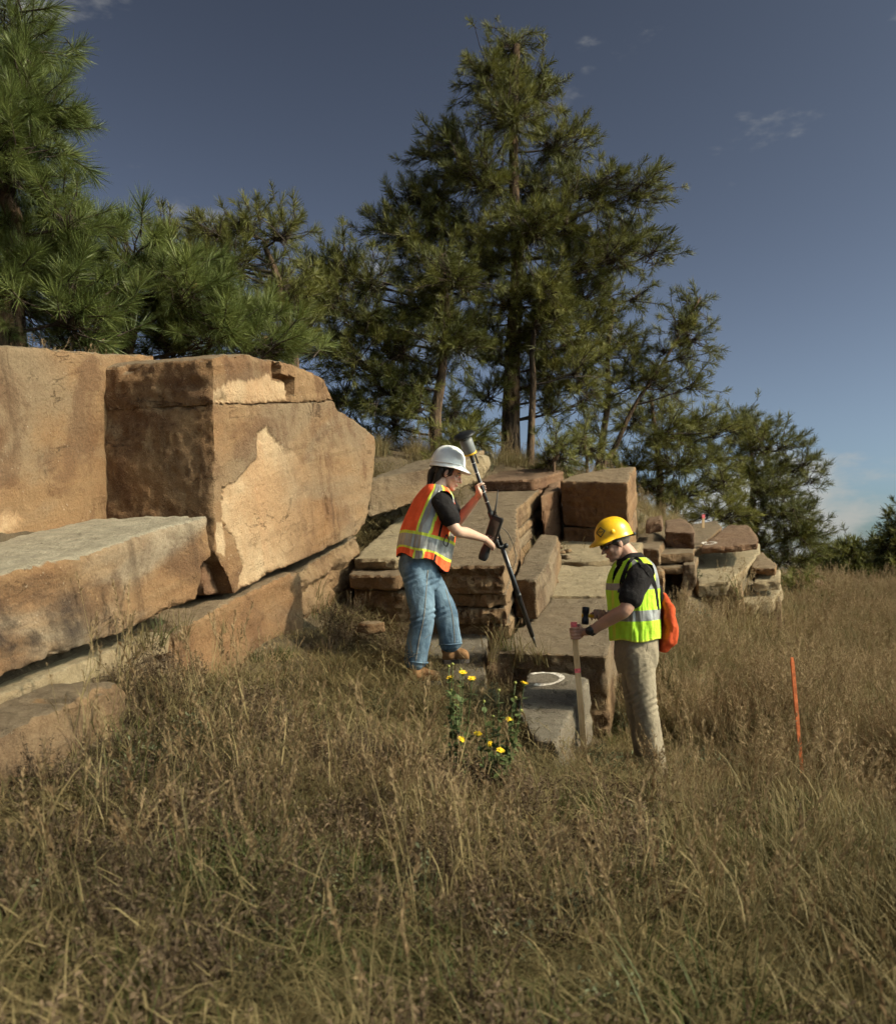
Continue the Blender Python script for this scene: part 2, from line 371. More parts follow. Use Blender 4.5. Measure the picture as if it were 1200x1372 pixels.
# ------------------------------------------------------------------ sandstone blocks
ROCKS = []; _seed = [0]
ALLV = []; ALLF = []; _nv = [0]
def rock(name, label, poly, ext, mat='wall', vox=0.03, ru=0.05, rv=0.012, rn=0.012, bed=0.012, chip=0.02, chipr=0.045, taper=1.0,
         group=None, warp=0.014, fresh=None, dark_patch=None, hook=None, fade=None, cat='rock', parent=None):
    _seed[0] += 1; sd = _seed[0]*13.7
    poly = [np.asarray(p, float) for p in poly]; n = len(poly); ext = np.asarray(ext, float)
    cen = sum(poly)/n; back = [cen+(p-cen)*taper+ext for p in poly]
    V = poly+back; Fc = [tuple(range(n)), tuple(range(2*n-1, n-1, -1))]+[(i, n+i, n+(i+1) % n, (i+1) % n) for i in range(n)]
    A, N, Q = remesh(V, Fc, vox)
    de = np.full(len(A), 9.0)
    for i in range(n):
        j = (i+1) % n
        for a, b in ((poly[i], poly[j]), (back[i], back[j]), (poly[i], back[i])): de = np.minimum(de, seg_dist(A, a, b))
    nu, nv_, nn = (N@BU)**2, (N@BV)**2, (N@BN)**2
    S = A+sd
    amp = ru*nu+rv*nv_+rn*nn
    rid = 1-np.abs(fbm(S, 3.2, 6, 0.62))*2.4
    d = amp*(0.75*(rid-0.6)+0.35*fbm(S+9, 13, 3, 0.6))
    bc = np.stack([(A@BU)*0.5, (A@BV)*0.5, (A@BN)*13], 1)+sd
    d += (1-nn)*bed*fbm(bc, 1.0, 3)*1.6
    cn = np.clip(fbm(S, 15.0, 3)*1.7+0.2, 0, 1)
    big = np.clip(fbm(S+31, 2.6, 4, 0.6)*2.6-0.55, 0, 1)
    cr = chipr*(0.5+1.3*big)
    prox = np.clip(1-de/cr, 0, 1)
    d -= prox*prox*(0.55*chip*cn+chip*2.0*big)
    W = np.stack([fbm(S+q, 1.6, 3) for q in (0, 40, 80)], 1)*warp
    fr = np.zeros(len(A)); va = np.zeros(len(A))
    px = proj(A)
    if fresh is not None:
        wob = np.stack([fbm(A*1.0+3, 9.0, 3), fbm(A+50, 9.0, 3)], 1)*5
        for poly2, nvec, dep in fresh:
            m = inpoly(px+wob, poly2) & ((N@np.asarray(nvec)) > 0.5)
            fr[m] = 1; d[m] -= dep
    if fade is not None:                   # weathering creeps in from one side
        fd = 1-sstep(px[:, 0]+14*fbm(A+5, 2.5, 3), fade[0], fade[1]); fr *= fd; d += np.where(fr > 0, (1-fd)*fresh[0][2], 0)
    if dark_patch is not None:
        for (vx, vy, rx, ry) in dark_patch:
            va = np.maximum(va, np.clip(1.35-np.hypot((px[:, 0]-vx)/rx, (px[:, 1]-vy)/ry), 0, 1))
    if hook is not None: d = hook(A, N, px, d)
    A = A+N*d[:, None]+W
    org = np.array([A[:, 0].mean(), A[:, 1].mean(), A[:, 2].min()])
    if parent is None: o = mobj(name, A, Q, M[mat], origin=org, sharp=38)
    else: o = mobj(name, A, Q, M[mat], parent, sharp=38)
    me = o.data
    for nm, ar in (('fresh', fr), ('dark_patch', va)):
        at = me.attributes.new(nm, 'FLOAT', 'POINT'); at.data.foreach_set('value', ar.astype(np.float32))
    if parent is None: tag(o, label, cat, group)
    ALLV.append(A); ALLF.append(np.asarray(Q)+_nv[0]); _nv[0] += len(A)
    ROCKS.append(o); return o
WP = Upl(285, 690, U(285, 690, 5.56), BV)                      # joint plane of the tall wall at the left
def face(px, off=0.0, nrm=BV, p0=None):
    p0 = WP if p0 is None else p0
    return [Upl(a, b, np.asarray(p0)+off*np.asarray(nrm), nrm) for a, b in px]
def top(px, ref, tilt=BN):
    return [Upl(a, b, U(*ref), tilt) for a, b in px]
SB = 'sandstone_block'
ledge = Upl(280, 692, WP, BV)
qA = Upl(110, 702, ledge, BN); offA = float((qA-ledge)@BV)
rock(SB, 'tall upright smooth orange sandstone slab behind the pale ledge, topped by pine boughs', face([(-330,452),(-120,458),(0,463),(208,475),(211,540),(206,668),(207,720),(-330,900)], offA),
     -BV*1.3, 'wall', 0.03, rv=0.008, bed=0.006, chip=0.02, warp=0.012, fresh=[([(-5,690),(14,682),(30,692),(26,705),(-5,722)], BV, .012)])
def hookC(A, N, px, d): return d
rock(SB, 'long low sandstone slab with pale top ledge and dark patched lower face', face([(-330,868),(-100,800),(0,770),(140,731),(280,692),(284,745),(272,758),(268,803),(140,856),(0,908),(-330,1040)], 0.02),
     -BV*1.35, 'ledge', 0.024, rv=0.012, bed=0.008, chip=0.022, dark_patch=[(20,850,95,60),(95,830,25,50)])  # two dark patches coloured onto the lower left of the face
def hookB(A, N, px, d):                                        # spalled plate edge and crack on the lit face
    f = (N@BV) > 0.5
    cr = np.array([(301,655),(299,690),(302,706),(314,720),(319,738),(327,757)])
    dd = np.full(len(A), 99.0)
    for i in range(len(cr)-1): dd = np.minimum(dd, np.hypot(*(px-(cr[i]+(cr[i+1]-cr[i])*np.clip(((px-cr[i])@(cr[i+1]-cr[i]))/((cr[i+1]-cr[i])@(cr[i+1]-cr[i])), 0, 1)[:, None])).T))
    d = d-np.where(f, 0.035*np.clip(1-dd/2.6, 0, 1), 0)
    return d
rock(SB, 'biggest wall block with a cream spalled patch and curved crack on its lit face', face([(286,540),(350,540),(448,536),(453,549),(476,563),(502,583),(503,604),(498,660),(490,702),(478,716),(400,752),(314,796),(306,776),(298,758),(287,742)], 0.0),
     -BV*1.5, 'wall', 0.016, ru=0.024, rv=0.008, bed=0.005, chip=0.025, hook=hookB, warp=0.012, fade=(352,432),
     fresh=[([(347,576),(346,612),(322,640),(303,655),(299,690),(304,708),(316,722),(328,757),(318,790),(360,772),(400,752),(430,738),(440,690),(430,640),(400,610),(370,588),(356,572)], BV, .016),
            ([(288,700),(298,705),(300,745),(288,742)], BV, .006)])
def hookN(A, N, px, d):
    m = inpoly(px, [(362,489),(374,487),(376,504),(392,507),(393,531),(384,530),(381,512),(364,508)]) & ((N@BV) > 0.3)
    return d-np.where(m, 0.09, 0)
rock(SB, 'broken cap block with a notch, lying on the biggest wall block', face([(285,479),(310,473),(332,474),(368,484),(404,493),(432,508),(448,537),(400,540.5),(286,541)], 0.005),
     -BV*1.35, 'wall', 0.018, ru=0.035, rv=0.012, bed=0.01, chip=0.04, chipr=0.08, hook=hookN,
     fresh=[([(300,513),(318,505),(330,512),(362,502),(364,510),(381,514),(384,536),(290,540),(288,522)], BV, .008)])
rock(SB, 'small brown wedge of stone lodged in the hole under the biggest wall block', face([(271,757),(284,746),(296,764),(308,786),(306,797),(272,799)], -0.10), -BV*0.4, 'red', 0.02, ru=.05, rv=.03, chip=.03)
rock(SB, 'sloping base block under the biggest wall block, grass against its foot', face([(232,846),(300,808),(398,764),(404,772),(408,850),(396,900),(300,960),(232,990)], -0.02), -BV*1.0, 'wall', 0.025, rv=.012, bed=.01)
rock(SB, 'thin bed of sandstone under the long low slab, behind grass stalks', face([(-330,1062),(0,928),(100,889),(228,847),(230,872),(100,935),(0,985),(-330,1140)], -0.05), -BV*0.8, 'pale', 0.025, bed=.015)
rock(SB, 'lowest grey topped slab half buried in grass below the dark patched slab', face([(-260,1110),(40,968),(100,940),(160,915),(172,930),(165,985),(60,1070),(-260,1210)], 0.28), -BV*0.8, 'brown', 0.025, chip=.05, bed=.015)
rock(SB, 'rough broken column of rock under the far end of the biggest wall block', face([(402,768),(440,742),(481,717),(480,745),(473,830),(460,868),(408,900)], -0.10), -BV*0.9, 'brown', 0.025, rv=.06, ru=.06, bed=.03, chip=.05)
# the stepped blocks behind the two people
fG = nrmz((0.32, -0.9, 0.28))
pG = U(560, 650, 9.2)
rock(SB, 'long brown block with sloping top behind the white helmet', face([(494,640),(537,634),(580,626),(604,621),(600,655),(560,672),(490,696)], 0, fG, pG), BU*1.5, 'brown', 0.03, ru=.02, rv=.03)
rock(SB, 'rounded pale boulder behind the antenna pole', face([(618,618),(634,609),(647,612),(652,630),(643,645),(600,662),(606,634)], 0, fG, pG-BU*0.15), BU*0.5, 'pale', 0.02, chip=.06, chipr=.12, taper=.7)
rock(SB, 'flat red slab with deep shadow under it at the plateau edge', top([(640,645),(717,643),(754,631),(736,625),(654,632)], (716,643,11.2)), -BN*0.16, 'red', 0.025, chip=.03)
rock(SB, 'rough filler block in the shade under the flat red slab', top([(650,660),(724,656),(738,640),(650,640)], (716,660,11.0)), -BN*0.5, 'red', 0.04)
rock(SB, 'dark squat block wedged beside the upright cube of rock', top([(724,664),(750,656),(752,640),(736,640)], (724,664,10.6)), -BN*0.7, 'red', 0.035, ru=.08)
HR = (673,752,7.3)
h1 = [(556,757),(610,757.5),(674,757),(689,724),(692,681),(723,656),(690,656),(650,658),(600,668),(584,690)]
def layer(px, ref, up, dx=0.0, back=0.0):
    return [q+BN*up+BU*back for q in top(px, ref)]
rock(SB, 'broad top slab of the steps with a bright right side, behind the controller', layer(h1, HR, 0), -BN*0.24, 'brown', 0.02, ru=.07, rv=.012, bed=.02, chip=.025)
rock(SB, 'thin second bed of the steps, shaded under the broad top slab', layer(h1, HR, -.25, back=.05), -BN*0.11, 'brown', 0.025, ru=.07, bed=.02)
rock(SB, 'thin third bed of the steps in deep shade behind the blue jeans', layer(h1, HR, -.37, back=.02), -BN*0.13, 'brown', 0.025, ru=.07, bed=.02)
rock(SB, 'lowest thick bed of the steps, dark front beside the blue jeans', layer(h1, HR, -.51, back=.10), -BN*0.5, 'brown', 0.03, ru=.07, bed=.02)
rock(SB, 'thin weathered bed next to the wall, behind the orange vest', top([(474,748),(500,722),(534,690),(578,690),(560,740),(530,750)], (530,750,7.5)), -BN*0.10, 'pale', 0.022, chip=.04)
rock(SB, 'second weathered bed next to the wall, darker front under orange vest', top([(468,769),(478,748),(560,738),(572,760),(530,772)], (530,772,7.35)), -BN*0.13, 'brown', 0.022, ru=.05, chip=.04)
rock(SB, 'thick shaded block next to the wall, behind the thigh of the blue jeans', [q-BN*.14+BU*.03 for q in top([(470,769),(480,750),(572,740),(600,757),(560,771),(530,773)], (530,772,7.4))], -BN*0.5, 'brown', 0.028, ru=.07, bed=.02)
rock(SB, 'flat grey slab forming the bottom step behind the boots', top([(478,846),(540,826),(640,828),(655,846),(652,872),(600,880),(500,878)], (600,880,6.95)), -BN*0.35, 'greyrock', 0.028)
rock(SB, 'flat grey slab beside the far boot, next below the bottom step', top([(500,885),(560,872),(648,874),(650,905),(580,915)], (580,915,6.65)), -BN*0.3, 'greyrock', 0.028)
rock(SB, 'narrow tilted block with chipped corner beside the antenna pole', top([(688,775),(717,779),(738,752),(749,717),(723,716),(704,742)], (717,774,7.7)), -BN*0.34, 'brown', 0.02, ru=.04, chip=.03)
K = [(751,644),(795,645),(840,647),(852,624),(812,628),(774,634)]
rock(SB, 'upright cube of sandstone with a dark front, standing above the pale beds', top(K, (795,645,10.6)), -BN*0.56, 'wall', 0.02, ru=.04, chip=.025)
rock(SB, 'lower bed under the upright sandstone cube, split from it by a crack', [q-BN*.575+BU*.01 for q in top(K, (795,645,10.6))], -BN*0.4, 'wall', 0.025, ru=.03, chip=.03)
L2R = (735,878,6.8)
rock(SB, 'large flat grey slab that the antenna pole stands on', top([(652,878),(690,874),(735,877),(812,881),(829,802),(780,801),(733,803),(700,836)], L2R), -BN*0.68, 'brown', 0.022, ru=.05, rv=.015, bed=.02, chip=.025)
rock(SB, 'pale cracked bed surface rising behind the flat grey slab', [q+BN*.03 for q in top([(732,803),(829,803),(845,762),(744,760)], L2R)], -BN*0.2, 'pale', 0.024, chip=.025)
rock(SB, 'upper pale bed at the foot of the upright sandstone cube', [q+BN*.055 for q in top([(741,757),(790,760),(846,754),(862,732),(748,731)], L2R)], -BN*0.25, 'pale', 0.024, chip=.03)
ringrock = rock(SB, 'low grey slab with a chalk ring, in front of the wooden stake', top([(690,952),(706,896),(760,900),(791,908),(770,950),(746,994),(715,990)], (791,908,6.55)), -BN*0.5, 'greyrock', 0.022, rn=.006, warp=.01, chip=.03)
# right-hand end of the outcrop
def fr_(px, Y, ext=1.0, nrm=nrmz((-.3, -.95, .04)), **kw):
    return face(px, 0, nrm, U(px[0][0], px[0][1], Y)), BU*ext
def rr(label, px, Y, mat='brown', ext=1.0, **kw):
    a, b = fr_(px, Y, ext); return rock(SB, label, a, b, mat, kw.pop('vox', 0.028), **kw)
def rt(label, px, ref, th, mat='brown', **kw): return rock(SB, label, top(px, ref), -BN*th, mat, kw.pop('vox', 0.028), **kw)
rr('small red block on top of the rubble stack behind the yellow helmet', [(864,701),(884,697),(886,713),(864,716)], 11.6, 'red', .4, vox=.02)
rt('reddish boulder with a sloping top in the rubble stack', [(890,712),(930,714),(928,700),(912,693),(890,697)], (910,713,11.5), .22, 'red', vox=.022)
rt('tilted grey block leaning in the rubble stack beside the yellow helmet', [(852,735),(882,738),(892,724),(874,715),(853,721)], (868,737,11.2), .2, 'brown', vox=.022, ru=.06)
rt('wide flat stone carrying the rubble stack', [(880,744),(930,741),(931,730),(890,728)], (905,742,11.25), .12, 'brown', vox=.022)
rt('thin crumbling bed under the rubble stack', [(868,760),(930,758),(934,744),(870,746)], (900,759,11.2), .10, 'brown', vox=.022, ru=.06, bed=.03)
rr('orange sided block at the left of the dark hollow', [(858,762),(889,762),(888,800),(884,850),(856,860)], 11.2, 'wall', .7)
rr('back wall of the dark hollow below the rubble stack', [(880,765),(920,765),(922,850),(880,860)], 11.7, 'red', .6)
rr('tapered stone at the right of the dark hollow', [(916,757),(931,757),(933,782),(921,806),(912,850),(908,850)], 11.15, 'brown', .5, vox=.022)
rr('grey footing stone in the grass under the dark hollow', [(862,846),(915,838),(918,900),(862,905)], 10.9, 'greyrock', .7)
rt('big pale slab sloping down to the grass, red slab above it', [(926,757),(934,782),(976,779),(1003,756),(1018,741),(1018,728),(938,735)], (955,780,11.6), .18, 'pale', vox=.026)
rt('reddish thin slab lying on the big pale slab, chalk mark on it', [(938,733),(972,732),(1014,728),(1016,719),(1003,703),(975,703)], (972,732,12.2), .10, 'red', vox=.026)
redslab = ROCKS[-1]
rt('brown pointed slab beside the reddish thin slab', [(926,738),(936,734),(966,707),(960,697),(924,702)], (934,736,12.4), .14, 'brown', vox=.026)
rr('lower front of the big pale slab, grass growing against it', [(932,786),(978,784),(996,800),(1000,850),(985,910),(930,910)], 11.75, 'brown', .9)
rt('thin orange slab at the corner of the outcrop, right under the big pale slab', [(1004,760),(1038,762),(1040,756),(1020,738),(1012,745)], (1020,762,12.2), .10, 'wall', vox=.026, ru=.05)
rt('chipped pale slab jutting from the corner of the outcrop', [(1008,780),(1046,778),(1046,764),(1014,762)], (1028,779,12.1), .14, 'pale', vox=.026, ru=.05)
rt('broad pale slab with a broken lip low on the corner of the outcrop', [(985,806),(1006,810),(1036,806),(1048,790),(1046,782),(1000,784)], (1010,808,11.9), .16, 'pale', vox=.026, ru=.05)
rr('bottom corner block of the outcrop, standing in tall grass', [(985,812),(1010,818),(1046,804),(1048,840),(1040,880),(1020,915),(985,915)], 12.2, 'brown', 1.0)
# loose and distant stones
def boulder(label, px, py, Y, r, mat='greyrock', flat=0.6, group=None, name='boulder', vox=None):
    c = U(px, py, Y); a = random.uniform(0, 6.28); n = random.randint(6, 8)
    poly = []
    for i in range(n):
        t = a+2*math.pi*i/n; q = r*random.uniform(.75, 1.15)
        poly.append(c+np.array([math.cos(t)*q, math.sin(t)*q*.9, r*flat*.5+random.uniform(-.12, .12)*r]))
    return rock(name, label, poly, np.array([random.uniform(-.1, .1)*r, 0, -r*flat*1.5]), mat, vox or max(.012, r*.09), chip=r*.12, chipr=r*.4, ru=r*.12, rv=r*.1, rn=r*.06, taper=1.15, warp=r*.12, group=group)
boulder('pale stone nestled in grass beside the red backpack', 925, 918, 8.6, .24, 'greyrock')
boulder('small grey stone in the grass below the pale nestled stone', 906, 946, 7.8, .15, 'greyrock')
boulder('grey stone sunk in tall grass at the foot of the outcrop corner', 965, 905, 9.6, .2, 'greyrock')
boulder('rounded stone at the foot of the rough broken column', 436, 884, 6.6, .16, 'greyrock')
boulder('tan flat stone in dry weeds near the boots', 448, 935, 5.9, .13, 'brown', .4)
boulder('orange flake of rock propped on the bottom step', 497, 838, 7.0, .13, 'wall', .4)
boulder('small grey stone left of the rounded stone, deep in weeds', 404, 905, 6.2, .12, 'greyrock')
for (a, b, Y, r, m, lb) in [(1068,812,20,.45,'greyrock','grey boulder behind the small green juniper bush'),(1090,806,21,.5,'brown','largest brown boulder at the meadow edge beyond the outcrop'),(1100,822,19.5,.3,'brown','small brown boulder in front of the largest meadow boulder'),(1078,790,22,.45,'red','reddish boulder highest up the slope at the meadow edge'),(1062,828,18,.35,'greyrock','grey boulder low in the grass below the small juniper bush')]:
    boulder(lb, a, b, Y, r, m, .9, 'boulders at the meadow edge')
ch = [(731,790,8.3),(738,778,8.6),(734,768,8.8),(745,752,9.4),(741,744,9.7),(752,741,9.9),(748,735,10.1),(728,800,8.0),(760,739,10.1),(757,747,9.7)]
for i, (a, b, Y) in enumerate(ch):
    p = Upl(a, b, U(*L2R)+BN*.06, BN); Y = p[1]
    boulder('small loose rock flake on the pale cracked bed', a, b-2, Y, random.uniform(.035, .075), 'brown', .5, 'rock flakes on the pale bed', 'rock_flake')
RBVH = BVHTree.FromPolygons([Vector(v) for v in np.concatenate(ALLV)], [tuple(map(int, f)) for f in np.concatenate(ALLF)])
def ontop(px, py, lift=0.0):            # first rock surface seen through a photograph point
    d = Vector(((px-CX)/F_PX, 1.0, -(py-HY)/F_PX)); h = RBVH.ray_cast(Vector((0, 0, CAMZ)), d.normalized())
    return np.array(h[0])+BN*lift if h[0] is not None else None
k = NT('chalk_paint', 0.9, 0.1); f = k.rng(k.noise(k.pos(), 40, 4, .7), .38, .6)
k.color(k.mix(f, (.30, .26, .22), (.62, .58, .52))); M['chalk'] = k.m
def ring(parent, cx, cy, ref, r0, r1, a0, a1, Yref=None):
    base = np.array(RBVH.ray_cast(Vector((0, 0, CAMZ)), Vector(U(cx, cy, 5)-np.array([0, 0, CAMZ])).normalized())[0])
    g = Geo(); V = []; Fc = []; n = 60
    for i in range(n+1):
        t = a0+(a1-a0)*i/n
        for j in range(5):
            rr_ = r0+(r1-r0)*j/4*(1+.25*math.sin(t*3)); p = base+BV*math.cos(t)*rr_+BU*math.sin(t)*rr_
            h = RBVH.ray_cast(Vector(p+BN*.2), Vector(-BN)); q = np.array(h[0]) if h[0] is not None and abs((np.array(h[0])-p)@BN) < .06 else p
            V.append(q+BN*.004)
    for i in range(n):
        for j in range(4): Fc.append((i*5+j, (i+1)*5+j, (i+1)*5+j+1, i*5+j+1))
    g.add(V, Fc); return g.obj('painted_ring', M['chalk'], parent)
ring(ringrock, 728, 910, None, .115, .150, -1.9, 2.5)
ring(redslab, 950, 728, None, .07, .105, 0, 6.28)
# ------------------------------------------------------------------ scattering of leaf-sized geometry
def leaf_mat(name, c0, c1, trans=0.3, rough=0.6, tip=None):
    k = NT(name, rough, 0.25); at = k.n('ShaderNodeAttribute', attribute_type='INSTANCER', attribute_name='tint').outputs['Fac']
    ns = k.noise(k.pos(), 9, 3)
    f = k.math('ADD', k.math('MULTIPLY', at, 0.75), k.math('MULTIPLY', k.rng(ns, .3, .7), 0.25))
    c = k.mix(f, c0, c1); k.color(c)
    tr = k.n('ShaderNodeBsdfTranslucent'); k.l(c, tr.inputs['Color']); mx = k.n('ShaderNodeMixShader'); mx.inputs[0].default_value = trans
    k.l(k.b.outputs[0], mx.inputs[1]); k.l(tr.outputs[0], mx.inputs[2]); k.l(mx.outputs[0], k.out.inputs['Surface'])
    return k.m
M['needle'] = leaf_mat('pine_needles', (0.045, 0.053, 0.012), (0.21, 0.20, 0.048), 0.2, 0.5)
M['needle_near'] = leaf_mat('pine_needles_fresh', (0.045, 0.065, 0.016), (0.17, 0.195, 0.052), 0.2, 0.45)
def scatter(obj, sources):
    ng = bpy.data.node_groups.new('scatter', 'GeometryNodeTree')
    ng.interface.new_socket(name='Geometry', in_out='INPUT', socket_type='NodeSocketGeometry')
    ng.interface.new_socket(name='Geometry', in_out='OUTPUT', socket_type='NodeSocketGeometry')
    N, L = ng.nodes, ng.links
    gi, go = N.new('NodeGroupInput'), N.new('NodeGroupOutput')
    g2i = N.new('GeometryNodeGeometryToInstance')
    for s in sources:
        oi = N.new('GeometryNodeObjectInfo'); oi.inputs['Object'].default_value = s; oi.inputs['As Instance'].default_value = False
        L.new(oi.outputs['Geometry'], g2i.inputs[0])
    iop = N.new('GeometryNodeInstanceOnPoints')
    def attr(nm, t):
        a = N.new('GeometryNodeInputNamedAttribute'); a.data_type = t; a.inputs['Name'].default_value = nm
        return [o for o in a.outputs if o.name == 'Attribute' and o.enabled][0]
    L.new(gi.outputs[0], iop.inputs['Points']); L.new(g2i.outputs[0], iop.inputs['Instance'])
    iop.inputs['Pick Instance'].default_value = True
    L.new(attr('variant', 'INT'), iop.inputs['Instance Index']); L.new(attr('rot', 'FLOAT_VECTOR'), iop.inputs['Rotation'])
    L.new(attr('size', 'FLOAT'), iop.inputs['Scale'])
    L.new(iop.outputs[0], go.inputs[0])
    m = obj.modifiers.new('scatter', 'NODES'); m.node_group = ng
def points_obj(name, P, rot, size, variant, tint, sources, parent=None):
    me = bpy.data.meshes.new(name); P = np.asarray(P, float)
    if parent is not None: P = P-np.array(parent.location)
    me.from_pydata([tuple(map(float, p)) for p in P], [], [])
    for nm, t, f, ar in (('rot', 'FLOAT_VECTOR', 'vector', rot), ('size', 'FLOAT', 'value', size), ('variant', 'INT', 'value', variant), ('tint', 'FLOAT', 'value', tint)):
        a = me.attributes.new(nm, t, 'POINT'); a.data.foreach_set(f, np.ascontiguousarray(np.asarray(ar).ravel(), np.int32 if t == 'INT' else np.float32))
    for s in sources:
        for mt in s.data.materials:
            if mt.name not in [q.name for q in me.materials]: me.materials.append(mt)
    o = bpy.data.objects.new(name, me); link(o, parent); scatter(o, sources); return o
def src(name, g, mats):
    o = bpy.data.objects.new(name, mkmesh(name, g.V, g.F, mats, midx=g.M)); return o
M['bark'] = None
k = NT('pine_bark', 0.95, 0.1); p = k.pos()
f = k.noise(k.scl(p, (9, 9, 2.2)), 1.6, 6, .65, .6)
k.color(k.mix(k.rng(f, .38, .62), (.04, .03, .022), (.15, .098, .062))); k.normal(k.bump(f, 1.0, .05)); M['bark'] = k.m
M['twig'] = simple_mat('twig_bark', (.06, .046, .035), .9, .1, .3, 30)
def make_tuft(seed, n=80, L=.15, axis=.12, w=.0032):
    r = np.random.default_rng(seed); g = Geo(); V = []; Fc = []
    for i in range(n):
        t = r.random()**.8; base = np.array([0, 0, axis*t]); az = r.random()*6.283
        spread = (1.15-.75*t)+r.normal(0, .16); d = np.array([math.sin(spread)*math.cos(az), math.sin(spread)*math.sin(az), math.cos(spread)])
        ln = L*r.uniform(.75, 1.1); side = nrmz(np.cross(d, r.normal(size=3)))*w; mid = base+d*ln*.55+np.array([0, 0, -.004]); tip = base+d*ln+np.array([0, 0, -.012])*r.random()
        b = len(V); V += [base-side*.5, base+side*.5, mid+side*.45, tip, mid-side*.45]; Fc += [(b, b+1, b+2, b+4), (b+4, b+2, b+3)]
    g.add(V, Fc, 0); v, f = tube([(0, 0, -.06), (0, 0, axis)], [.006, .003], 4, False); g.add(v, f, 1)
    return g
def make_spray(seed, k, **kw):           # a twig end with k needle tufts
    r = np.random.default_rng(seed+900); g = Geo(); tf = [make_tuft(seed*31+q, **kw) for q in range(3)]
    for i in range(k):
        o = r.normal(size=3)*A3s*(1 if i else .2); d = nrmz(np.array([0, 0, .8])+nrmz(o+1e-6)*.75+r.normal(size=3)*.22); q = Vector(d).to_track_quat('Z', 'Y').to_matrix(); mt = np.array(q); t = tf[i % 3]
        V = np.array(t.V)@mt.T*r.uniform(.8, 1.15)+o; b = len(g.V); g.V.extend(map(tuple, V)); g.F.extend(tuple(a+b for a in f) for f in t.F); g.M.extend(t.M)
        v, f = tube([(0, 0, -.12), tuple(o*.5-np.array([0, 0, .04])), tuple(o)], [.006, .005, .004], 3, False); g.add(v, f, 1)
    return g
A3s = np.array([.15, .15, .11])
TUFTS = [src('tuft', make_spray(s, 8, n=56, L=.135, axis=.14, w=.0052), [M['needle'], M['twig']]) for s in range(5)]
TUFTS_N = [src('tuft_fine', make_spray(s+10, 8, n=95, L=.155, axis=.14, w=.0032), [M['needle_near'], M['twig']]) for s in range(5)]
TUFTS_F = [src('tuft_far', make_spray(s+20, 7, n=22, L=.15, axis=.14, w=.016), [M['needle'], M['twig']]) for s in range(3)]
def eul(dirs, r):
    out = []
    for d in dirs:
        q = Vector(d).to_track_quat('Z', 'Y'); e = (q @ __import__('mathutils').Quaternion((0, 0, 1), r.random()*6.283)).to_euler(); out.append((e.x, e.y, e.z))
    return np.array(out)
def pine(label, trunk, Y, r0, clumps, tsize=1.0, dens=14, per=8, tint=.5, sources=None, name='pine_tree', cat='tree', group='pines on the plateau', seed=0, spread=.2, cones=0, rtop=.03):
    r = np.random.default_rng(100+seed); sources = sources or TUFTS
    T = np.array([U(a, b, Y) for a, b in trunk]); zb = float(ground(T[0, 0], T[0, 1])[0])
    if T[0, 2] > zb-.05: T[0, 2] = zb-.15
    # resample the trunk with a slight wander
    tt = np.linspace(0, 1, 26); s = np.linspace(0, 1, len(T)); TP = np.stack([np.interp(tt, s, T[:, i]) for i in range(3)], 1)
    TP[1:-1, :2] += np.stack([vnoise(np.stack([tt*4, 0*tt+seed*3.1+q, 0*tt], 1)) for q in (0, 9)], 1)[1:-1]*.05
    root = empty(name, (TP[0, 0], TP[0, 1], zb)); tag(root, label, cat, group)
    tr = r0+(rtop-r0)*tt**.8; tr[0] *= 1.3; tr[1] *= 1.12
    v, f = tube(TP, tr, 12); mobj('trunk', v, f, M['bark'], root)
    g = Geo(); TPo = []; TD = []; tn = []; ends = []
    for (px, py, rx, ry) in clumps:
        c = U(px, py, Y); rx_, ry_ = rx/F_PX*Y, ry/F_PX*Y; sh = .17*tsize if tsize < 2 else .3; ar = rx_*ry_; rx_, ry_ = max(.06, rx_-sh), max(.05, ry_-sh); dz = rx_+.1
        c = c+np.array([0, r.uniform(-1, 1)*min(.9, .25+rx_), 0])
        hd = np.linalg.norm(TP[:, :2]-c[:2], axis=1); za = c[2]-.28*hd
        j = int(np.argmin(np.abs(TP[:, 2]-za)+.15*hd)); a = TP[j]; ln = np.linalg.norm(c-a)
        mid = a+(c-a)*.5+np.array([r.normal(0, .06), r.normal(0, .06), -.10*ln]); B = np.array([(1-q)**2*a+2*q*(1-q)*mid+q*q*c for q in np.linspace(0, 1, 9)])
        rb = min(tr[j]*.5, .009+.012*ln); v, f = tube(B, np.linspace(rb, .008, 9), 6, False); g.add(v, f)
        ns = max(3, int(math.pi*ar*dens*1.5))
        for q in range(ns):
            d = r.normal(size=3); d /= np.linalg.norm(d); d *= r.random()**.45
            sp = c+d*np.array([rx_, dz, ry_]); ba = B[r.integers(4, 9)]
            m2 = (ba+sp)/2+np.array([0, 0, -.05]); v, f = tube([ba, m2, sp], [.009, .007, .004], 4, False); g.add(v, f)
            out = nrmz(nrmz(sp-ba+1e-6)+np.array([0, 0, .35]))
            TPo.append(sp); TD.append(nrmz(out+r.normal(size=3)*.25)); tn.append(np.clip(tint+r.normal(0, .22)+.25*fbm(sp[None]*1.0, .8, 2)[0], 0, 1))
            ends.append((sp, out))
    tag(g.obj('branches', M['twig'], root), kind='stuff')
    n = len(TPo); tag(points_obj('crown', TPo, eul(TD, r), r.uniform(.75, 1.2, n)*tsize, r.integers(0, len(sources), n), tn, sources, root), kind='stuff')
    for q in range(cones):
        sp, out = ends[(q*7) % len(ends)]
        pts = [sp+out*t for t in np.linspace(.05, .14, 7)]; v, f = tube(pts, [.008, .024, .031, .032, .028, .02, .006], 9); mobj('pine_cone', v, f, M['cone'], root)
    return root
M['cone'] = simple_mat('pine_cone_scales', (.30, .19, .10), .85, .1, .5, 60, .8, 90)
